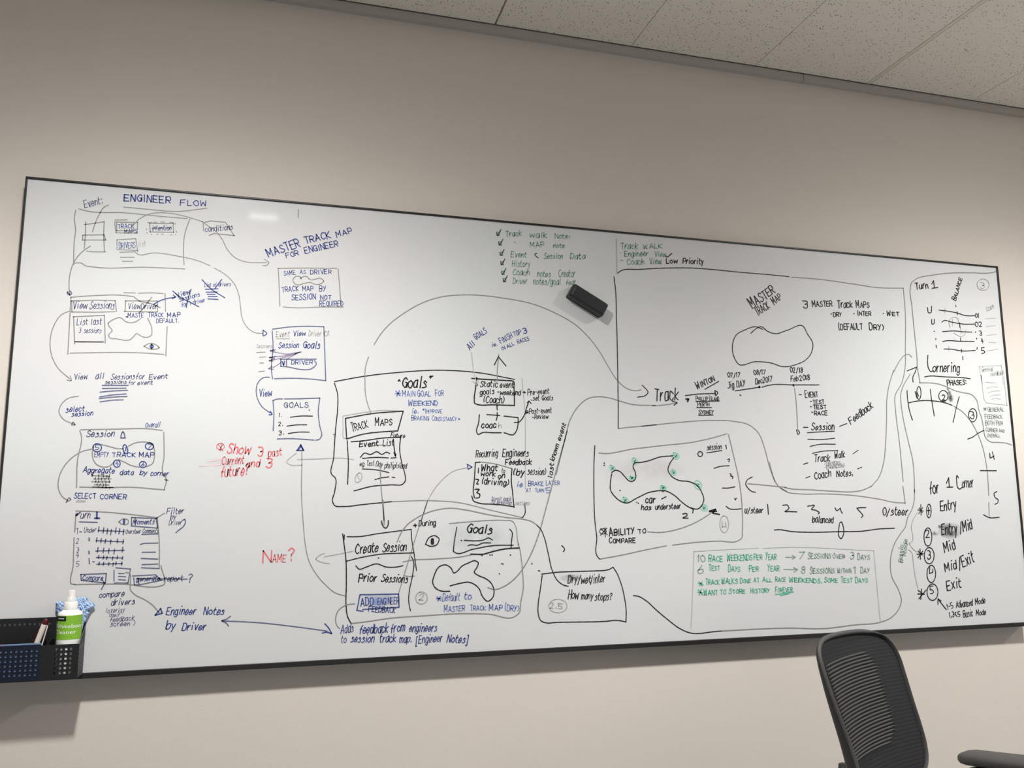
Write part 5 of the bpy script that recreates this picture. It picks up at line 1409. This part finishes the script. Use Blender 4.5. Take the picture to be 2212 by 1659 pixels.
# ------------------------------------------------------------------ pen tray with its contents
tray = empty('pen_tray', (.0, 0, Z0))
tag(tray, 'black perforated two-pocket pen holder fixed on the lower left corner of the whiteboard', 'pen holder')
tm = mat('tray_black', rgb(30, 31, 33), .5, .35); tnavy = mat('tray_navy', rgb(17, 25, 42), .5, .35); tgrey = mat('tray_side', rgb(88, 88, 90), .55, .3)
TX0, TX1, D, PI_, HR = .0052, .2045, .061, .01022, .0029
fr_ = lambda a, b, d: Vector((a, -D + d, b))
rows = [.0762 - PI_ * k for k in range(6)]
bm = bmesh.new(); perforated(bm, fr_, TX0, .1265, .0125, .0888, [.1189 - PI_ * k for k in range(11)], rows, PI_, HR, .0008)
obj('front_panel', bm, tnavy, tray)
bm = bmesh.new(); perforated(bm, fr_, .1265, TX1, .0125, .0868, [.1883 - PI_ * k for k in range(4)], rows, PI_, HR, .0008)
obj('front_panel', bm, tm, tray)
bm = bmesh.new(); perforated(bm, lambda a, b, d: Vector((a, -.0042 + d, b)), TX0, .2035, .0130, .1412, [.1277 - PI_ * k for k in range(12)], [.1272], PI_, HR, .0008)
obj('back_panel', bm, tm, tray)
bm = bmesh.new()
prism(bm, [(-.0598, .0125), (-.0055, .0125), (-.0055, .119), (-.0598, .0866)], lambda a, b, d: Vector((.203 + d, a, b)), 0, .0015)
obj('side_panel', bm, tgrey, tray)
bm = bmesh.new()
for k in range(11):
    z = .018 + k * .0095
    prism(bm, [(-.056, z - .004), (-.008, z + .004), (-.008, z + .0075), (-.056, z - .0005)], lambda a, b, d: Vector((.2045 + d, a, min(b, .0866 + (a + .0598) * .57))), 0, .0005)
obj('side_mesh', bm, tm, tray)
obj('side_panel', boxes((TX0, TX0 + .0015, -.0595, -.0067, .0125, .0888)), tm, tray)
obj('divider', boxes((.1395, .141, -.0595, -.0067, .0125, .094)), tm, tray)
obj('base_panel', boxes((TX0, TX1, -.061, -.0055, .0108, .0125)), tm, tray)

# cleaner bottle
bx, by = .1762, -.0343
bot = empty('cleaner_bottle', (bx, by, Z0 + .0126))
tag(bot, 'white cleaner bottle with a bright green label standing in the pen holder', 'bottle')
wp = mat('bottle_white', rgb(238, 238, 234), .35, .4); BR = .0257
bm = lathe(bmesh.new(), [(.001, 0), (BR - .003, 0), (BR, .003), (BR, .138), (BR - .0015, .1415), (BR - .006, .1445), (.0165, .1465), (.0145, .148)], 48)
obj('body', bm, wp, bot, smooth=True)
bm = lathe(bmesh.new(), [(.001, .1475), (.0143, .1475), (.0145, .150), (.0142, .1635), (.0128, .165), (.001, .165)], 32)
obj('screw_cap', bm, mat('cap_white', rgb(232, 230, 224), .4, .4), bot, smooth=True)
clear = mat('clear_plastic', rgb(240, 238, 232), .3, .4, alpha=.55)
bm = lathe(bmesh.new(), [(.0102, .165), (.0099, .1735), (.0079, .175), (.0075, .1888), (.0062, .1912), (.001, .1918)], 28, close=False)
obj('nozzle_cap', bm, clear, bot, smooth=True)
green = mat('label_green', rgb(128, 180, 54), .45, .4)
def cyl(rad, a0, a1, z0, z1, n=40):
    V = []; F = []
    for k in range(n + 1):
        a = a0 + (a1 - a0) * k / n
        V += [(rad * math.cos(a), rad * math.sin(a), z0), (rad * math.cos(a), rad * math.sin(a), z1)]
    for k in range(n): F.append((2 * k, 2 * k + 2, 2 * k + 3, 2 * k + 1))
    return (V, F)
VA = math.atan2(-2.1968 - by, .6144 - bx)          # side of the bottle that faces into the room
lab = obj('label', cyl(BR + .00015, VA - 1.75, VA + 1.45, .0835, .1365), green, bot, smooth=True)
obj('black_badge', cyl(BR + .0003, VA - 1.6, VA - .32, .1245, .1352), mat('badge_black', rgb(26, 30, 32), .5, .3), lab)
tw = mat('label_white', rgb(240, 245, 235), .5, .3)
def label_text(text, z, size, a_start, name):
    cu = bpy.data.curves.new(name, 'FONT'); cu.body = text; cu.size = size; cu.resolution_u = 3
    tmp = bpy.data.objects.new(name, cu); COL.objects.link(tmp)
    bpy.context.view_layer.update()
    me = bpy.data.meshes.new_from_object(tmp.evaluated_get(bpy.context.evaluated_depsgraph_get()))
    bpy.data.objects.remove(tmp); bpy.data.curves.remove(cu)
    bm = bmesh.new(); bm.from_mesh(me); bpy.data.meshes.remove(me)
    bmesh.ops.subdivide_edges(bm, edges=[e for e in bm.edges if e.calc_length() > size * .12], cuts=2)
    bmesh.ops.triangulate(bm, faces=bm.faces[:])
    rad = BR + .0005
    for v in bm.verts:
        a = a_start + 1.32 * v.co.x / rad; zz = v.co.y
        v.co = Vector((rad * math.cos(a), rad * math.sin(a), z + zz))
    return obj('label_text', bm, tw, lab)
label_text('Whiteboard', .1095, .0118, VA - 1.42, 'words')
label_text('Cleaner', .0965, .0118, VA - 1.36, 'words')
bm = bmesh.new()
for k in range(7):
    a = VA - 1.1 + k * .09
    v = [bm.verts.new(((BR + .0005) * math.cos(q), (BR + .0005) * math.sin(q), zz)) for q, zz in ((a, .1292), (a + .065, .1292), (a + .065, .1312), (a, .1312))]
    bm.faces.new(v)
obj('badge_text', bm, tw, lab)

# crumpled cleaning cloth behind the bottle
out = [(.1388, .174), (.1414, .1769), (.1483, .1774), (.1563, .1734), (.1706, .1804), (.183, .1846), (.1944, .1834), (.2027, .1857), (.2062, .1762), (.2225, .1657), (.2166, .1575), (.2109, .1471), (.2061, .1337), (.2011, .1241), (.1955, .101), (.1679, .0948), (.1478, .1032), (.1434, .1483), (.139, .1604)]
oc = catmull(out + [out[0]], .0035)[:-1]
cx_, cz_ = .180, .150
def crumple(nm, sgn, base):
    V = [(cx_, base - .006 * sgn, cz_)]; F = []; n = len(oc); rings = 9
    rr_ = random.Random(11)
    for j in range(1, rings + 1):
        t = j / rings
        for k, (x, z) in enumerate(oc):
            px, pz = cx_ + (x - cx_) * t, cz_ + (z - cz_) * t
            fold = .0035 * math.sin(px * 420 + pz * 300) + .0030 * math.sin(px * 260 - pz * 520 + 1.3) + .0018 * math.sin(px * 900 + pz * 700)
            edge = (1 - t ** 4)
            out_side = max(0, (abs(px - bx) - .024) / .02)
            yy = base - sgn * (.004 + .007 * min(1, out_side)) * edge + fold * (.35 + .65 * min(1, out_side)) * (.4 + .6 * edge)
            V.append((px, min(yy, -.0082) if px < .206 and pz < .143 else min(yy, -.0012), pz))
    for k in range(n): F.append((0, 1 + k, 1 + (k + 1) % n))
    for j in range(rings - 1):
        for k in range(n):
            a = 1 + j * n + k; b = 1 + j * n + (k + 1) % n
            F.append((a, b, b + n, a + n))
    return V, F
def cloth_material():
    m = mat('cloth', rgb(120, 165, 215), .9, .1); nt = m.node_tree; b = nt.nodes['Principled BSDF']
    tc = nt.nodes.new('ShaderNodeTexCoord'); wv = nt.nodes.new('ShaderNodeTexWave'); wv.wave_type = 'BANDS'; wv.bands_direction = 'DIAGONAL'
    wv.inputs['Scale'].default_value = 75; wv.inputs['Distortion'].default_value = 9; wv.inputs['Detail'].default_value = 1.5; wv.inputs['Detail Scale'].default_value = 1.6
    nt.links.new(tc.outputs['Object'], wv.inputs['Vector'])
    cr = nt.nodes.new('ShaderNodeValToRGB'); cr.color_ramp.elements[0].position = .2; cr.color_ramp.elements[0].color = rgb(104, 132, 176); cr.color_ramp.elements[1].position = .62; cr.color_ramp.elements[1].color = rgb(182, 203, 228)
    nt.links.new(wv.outputs['Fac'], cr.inputs[0]); nt.links.new(cr.outputs[0], b.inputs['Base Color'])
    return m
V, F = crumple('cloth', 1, -.0085)
cl = obj('cleaning_cloth', (V, F), cloth_material(), smooth=True)
cl.location = (0, 0, Z0)
sol = cl.modifiers.new('thick', 'SOLIDIFY'); sol.thickness = .0012; sol.offset = -1
tag(cl, 'crumpled blue patterned wiping cloth stuffed behind the white cleaner bottle', 'cloth')

# markers and pads in the left pocket
def pen(name, p0, p1, rad, label, bm_mat, capm, cat, caplen, group=None, clip=None):
    d = Vector(p1) - Vector(p0); L = d.length
    e = empty(name, (p0[0], p0[1], Z0 + p0[2])); e.rotation_mode = 'QUATERNION'; e.rotation_quaternion = Vector((0, 0, 1)).rotation_difference(d)
    tag(e, label, cat, group)
    obj('barrel', lathe(bmesh.new(), [(rad * .4, 0), (rad * .9, .002), (rad, .006), (rad, L - caplen), (rad * .99, L - caplen + .0004)], 20), bm_mat, e, smooth=False)
    obj('end_cap', lathe(bmesh.new(), [(rad * .8, L - caplen + .0005), (rad * .8, L - caplen * .35), (rad * .68, L - caplen * .1), (rad * .5, L)], 20), capm, e)
    if clip: obj('clip', boxes((-rad * .35, rad * .35, -rad - .0016, -rad - .0004, L * .45, L - .004)), clip, e)
    return e
mw = mat('marker_white', rgb(236, 226, 214), .4, .4); mred = mat('marker_red', rgb(92, 26, 30), .45, .4); mdark = mat('pen_dark', rgb(34, 30, 32), .4, .4); mbrown = mat('marker_maroon', rgb(60, 26, 28), .5, .3)
pen('whiteboard_marker', (.0895, -.030, .016), (.1292, -.0425, .1415), .0060, 'white whiteboard marker with a dark red end cap leaning in the pen holder', mw, mred, 'marker', .0125, 'markers in the pen holder')
pen('whiteboard_marker', (.0790, -.0165, .016), (.1195, -.0245, .1335), .0056, 'dark maroon marker leaning behind the white one in the pen holder', mbrown, mbrown, 'marker', .011, 'markers in the pen holder')
pen('ballpoint_pen', (.1120, -.050, .016), (.1372, -.0545, .133), .0030, 'thin dark pen with a pale clip line leaning right of the white marker', mdark, mdark, 'pen', .008, clip=mat('pen_clip', rgb(225, 215, 208), .3, .5))
pb = tag(obj('notepad', boxes((-.0 + .008, .1262, -.0585, -.0525, .0128, .0912)), mat('pad_blue', rgb(114, 138, 170), .5, .3)), 'blue card pad filling the front of the left pocket of the pen holder', 'notepad'); pb.location = (0, 0, Z0)
pp = tag(obj('notepad', boxes((-.0 + .008, .0462, -.0594, -.0588, .0128, .0912)), mat('pad_pink', rgb(225, 60, 110), .5, .3)), 'pink card standing in front of the blue pad in the pen holder', 'notepad'); pp.location = (0, 0, Z0)

# ------------------------------------------------------------------ office chair
AZ, LN = R(22), R(17)
T = Vector((2.0842, -.3392, .97)); ax = Vector((math.cos(AZ), math.sin(AZ), 0)); fc = Vector((math.sin(AZ), -math.cos(AZ), 0))
U0 = -.095
org = T + ax * U0 + fc * .366; org.z = 0
chair = empty('office_chair', org, AZ)
tag(chair, 'black mesh-back office chair with armrests standing in front of the wall below the board', 'chair')
cw = Vector((0, math.sin(LN), math.cos(LN))); cn = Vector((0, -math.cos(LN), math.sin(LN)))
TL_ = Vector((-U0, .366, .97))
def bk(u, v, d=0):
    return TL_ + Vector((1, 0, 0)) * u + cw * v + cn * (.02 * ((u + .055) / .18) ** 2 + d)
outl = [(-.262, -.300), (-.2608, -.2802), (-.262, -.2429), (-.273, -.168), (-.2785, -.1329), (-.2815, -.0995), (-.2822, -.0624), (-.2769, -.036), (-.2629, -.0181), (-.2349, -.0037), (-.1915, .0044), (-.1301, .0079), (-.061, .0079), (-.0009, .0032), (.0336, -.0052), (.0659, -.0219), (.086, -.0455), (.0945, -.0793), (.093, -.119), (.0885, -.1915), (.0865, -.2409), (.0814, -.2833), (.0682, -.3181), (.0541, -.3355), (.02, -.362), (-.03, -.376), (-.14, -.376), (-.20, -.362), (-.245, -.335)]
oc2 = catmull(outl + [outl[0]], .012)[:-1]
cc = (-.095, -.18)
def shrink(m, taper=True):
    res = []
    n = len(oc2)
    for i in range(n):
        a, b = oc2[i - 1], oc2[(i + 1) % n]
        tx, tz = b[0] - a[0], b[1] - a[1]; l = math.hypot(tx, tz)
        nx, nz = tz / l, -tx / l                     # inward for this winding
        if (cc[0] - oc2[i][0]) * nx + (cc[1] - oc2[i][1]) * nz < 0: nx, nz = -nx, -nz
        mm = m * (1 - .8 * min(1, max(0, (oc2[i][0] - .0) / .07))) if taper else m  # narrows the pale rim on the right: shade there put into the shape
        res.append((oc2[i][0] + nx * mm, oc2[i][1] + nz * mm))
    return res
black = mat('chair_plastic', rgb(42, 42, 42), .5, .4, bump=.15, bscale=400)
rimg = mat('chair_rim_lit', rgb(70, 69, 68), .6, .35, bump=.15, bscale=400)  # paler than the black plastic: overhead light on the rim put into its colour
def skin(bm, L):
    rings = [[bm.verts.new(bk(x, z, d if d > -.0125 else d * min(1, max(.25, .25 - z * 2.2)))) for (x, z) in ring] for ring, d in L]
    for A, B in zip(rings, rings[1:]):
        for k in range(len(A)): bm.faces.new((A[k], A[(k + 1) % len(A)], B[(k + 1) % len(A)], B[k]))
    return rings
o0, i1 = shrink(0), shrink(.011)
bm = bmesh.new(); rg = skin(bm, [(i1, -.012), (i1, -.001), (shrink(.008), .0025), (shrink(.003), .002), (o0, -.003)])
obj('backrest_rim', bm, rimg, chair, smooth=True)
bm = bmesh.new(); rg = skin(bm, [(o0, -.003), (shrink(-.0005), -.016), (shrink(.002), -.030), (shrink(.008, 0), -.036), (shrink(.03, 0), -.036), (shrink(.03, 0), -.022), (shrink(.012), -.012)])
obj('backrest_frame', bm, black, chair, smooth=True)
def mesh_fabric():
    m = mat('chair_mesh', rgb(40, 42, 42), .8, .2); nt = m.node_tree; b = nt.nodes['Principled BSDF']
    tc = nt.nodes.new('ShaderNodeTexCoord'); wv = nt.nodes.new('ShaderNodeTexWave'); wv.bands_direction = 'Z'
    wv.inputs['Scale'].default_value = 38; wv.inputs['Distortion'].default_value = .8
    nt.links.new(tc.outputs['Object'], wv.inputs['Vector'])
    bp = nt.nodes.new('ShaderNodeBump'); bp.inputs['Strength'].default_value = .18; bp.inputs['Distance'].default_value = .002
    nt.links.new(wv.outputs['Fac'], bp.inputs['Height']); nt.links.new(bp.outputs['Normal'], b.inputs['Normal'])
    return m
bm = bmesh.new(); N_ = 8
levels = [shrink(.0105)] + [[(cc[0] + (x - cc[0]) * (1 - t / N_), cc[1] + (z - cc[1]) * (1 - t / N_)) for x, z in shrink(.0105)] for t in range(1, N_)]
rg = skin(bm, [(q, -.006) for q in levels]); bm.faces.new(rg[-1])
rg = skin(bm, [(q, -.009) for q in levels]); bm.faces.new(rg[-1])
obj('backrest_mesh', bm, mesh_fabric(), chair, smooth=True)
# pale lumbar ribs showing in the mesh
bm = bmesh.new(); nr = 28
for k in range(nr):
    v = -.050 - k * .0077
    right = .006 - .026 * max(0, 1 - k / 5.0) ** 1.6 - (.05 * max(0, (k - 23) / 5.0) ** 1.3) - .001 * k * .4
    left = -.252
    if k == nr - 1: left = -.25
    P = []
    for q in range(15):
        uu = left + (right - left) * q / 14
        P.append((uu, v - .017 * ((uu - right) / .26) ** 2))
    h = .0021; top = [bm.verts.new(bk(x, z + h * (0.2 if q in (0, 14) else 1), -.0035)) for q, (x, z) in enumerate(P)]
    bot_ = [bm.verts.new(bk(x, z - h * (0.2 if q in (0, 14) else 1), -.0035)) for q, (x, z) in enumerate(P)]
    mid = [bm.verts.new(bk(x, z, -.0022)) for x, z in P]
    for q in range(14):
        bm.faces.new((top[q], top[q + 1], mid[q + 1], mid[q])); bm.faces.new((mid[q], mid[q + 1], bot_[q + 1], bot_[q]))
obj('lumbar_panel', bm, mat('lumbar_grey', rgb(78, 77, 75), .7, .25), chair, smooth=True)
# spine carrying the backrest
bm = bmesh.new()
tube(bm, [(-.03, .372, .668), (-.03, .372, .62), (-.03, .345, .55), (-.02, .25, .43), (-.01, .1, .40)], [.014, .022, .024, .026, .026], 14)
tube(bm, [(-.10, .352, .615), (.04, .352, .615)], .016, 12)
obj('back_support', bm, black, chair, smooth=True)
# seat
bm = bmesh.new(); sec = []
poly = [(.235 * math.copysign(abs(math.cos(t)) ** .5, math.cos(t)) - .04, .235 * math.copysign(abs(math.sin(t)) ** .5, math.sin(t)) - .0) for t in [k * math.pi / 20 for k in range(40)]]
rings = []
for z, s in ((.435, .90), (.445, .97), (.47, 1.0), (.49, .985), (.503, .93), (.508, .8), (.506, .4)):
    rings.append([bm.verts.new((-.04 + (x + .04) * s, y * s, z + (.012 if y < -.15 and z > .48 else 0) * -1)) for x, y in poly])
for A, B in zip(rings, rings[1:]):
    for k in range(40): bm.faces.new((A[k], A[(k + 1) % 40], B[(k + 1) % 40], B[k]))
bm.faces.new(rings[0]); bm.faces.new(rings[-1])
obj('seat', bm, mat('seat_fabric', rgb(44, 45, 47), .9, .15, noise=.2, nscale=500), chair, smooth=True)
# armrests: padded bar on a post
padm = mat('arm_pad', rgb(74, 72, 70), .6, .35, bump=.2, bscale=250)
for sx, nm in ((.293, 'far'), (-.373, 'near')):
    e = bmesh.new(); n = 16; prof = [(0, .3), (.004, .62), (.012, .85), (.03, 1), (.12, 1.05), (.2, 1.02), (.235, .95), (.25, .7), (.256, .35)]
    rings = []
    for t, s in prof:
        cz = .657 + .10 * t - .00 * t; cy = .2455 - t
        ring = []
        for k in range(n):
            a = 2 * math.pi * k / n; c, sn = math.cos(a), math.sin(a)
            ring.append(e.verts.new((sx + .043 * s * math.copysign(abs(c) ** .6, c), cy, cz + .0155 * min(1, s) * math.copysign(abs(sn) ** .7, sn))))
        rings.append(ring)
    for A, B in zip(rings, rings[1:]):
        for k in range(n): e.faces.new((A[k], A[(k + 1) % n], B[(k + 1) % n], B[k]))
    e.faces.new(rings[0]); e.faces.new(rings[-1])
    pad = obj('armrest', e, padm, chair, smooth=True)
    e = bmesh.new()
    tube(e, [(sx, .208, .64), (sx, .196, .61), (sx, .180, .57), (sx * .99, .150, .50), (sx * .9, .11, .43), (sx * .3 - .03, .08, .415)], [.024, .022, .022, .022, .02, .018], 12)
    tube(e, [(sx, .06, .645), (sx, .075, .61), (sx, .105, .575), (sx, .15, .545)], [.02, .018, .016, .014], 12)
    obj('arm_post', e, black, chair, smooth=True)
bm = bmesh.new(); lathe(bm, [(.03, .10), (.03, .30), (.02, .30), (.02, .40), (.07, .41), (.09, .435)], 20, cx=-.04)
obj('gas_column', bm, mat('column', rgb(40, 40, 42), .35, .5), chair, smooth=False)
for k in range(5):
    a = k * 2 * math.pi / 5 + .3; c, s = math.cos(a), math.sin(a)
    leg = obj('base_leg', tube(bmesh.new(), [(-.04 + c * .02, s * .02, .115), (-.04 + c * .16, s * .16, .10), (-.04 + c * .30, s * .30, .075)], [.026, .022, .016], 12), black, chair, smooth=True)
    bm = bmesh.new()
    for d in (-.014, .014):
        p = Vector((-.04 + c * .30 - s * d, s * .30 + c * d, .027)); q = Vector((-s, c, 0)) * .007
        tube(bm, [p - q, p - q * .9, p + q * .9, p + q], [.022, .027, .027, .022], 18)
    tube(bm, [(-.04 + c * .30, s * .30, .03), (-.04 + c * .30, s * .30, .075)], .008, 8)
    obj('caster', bm, black, leg, smooth=False)
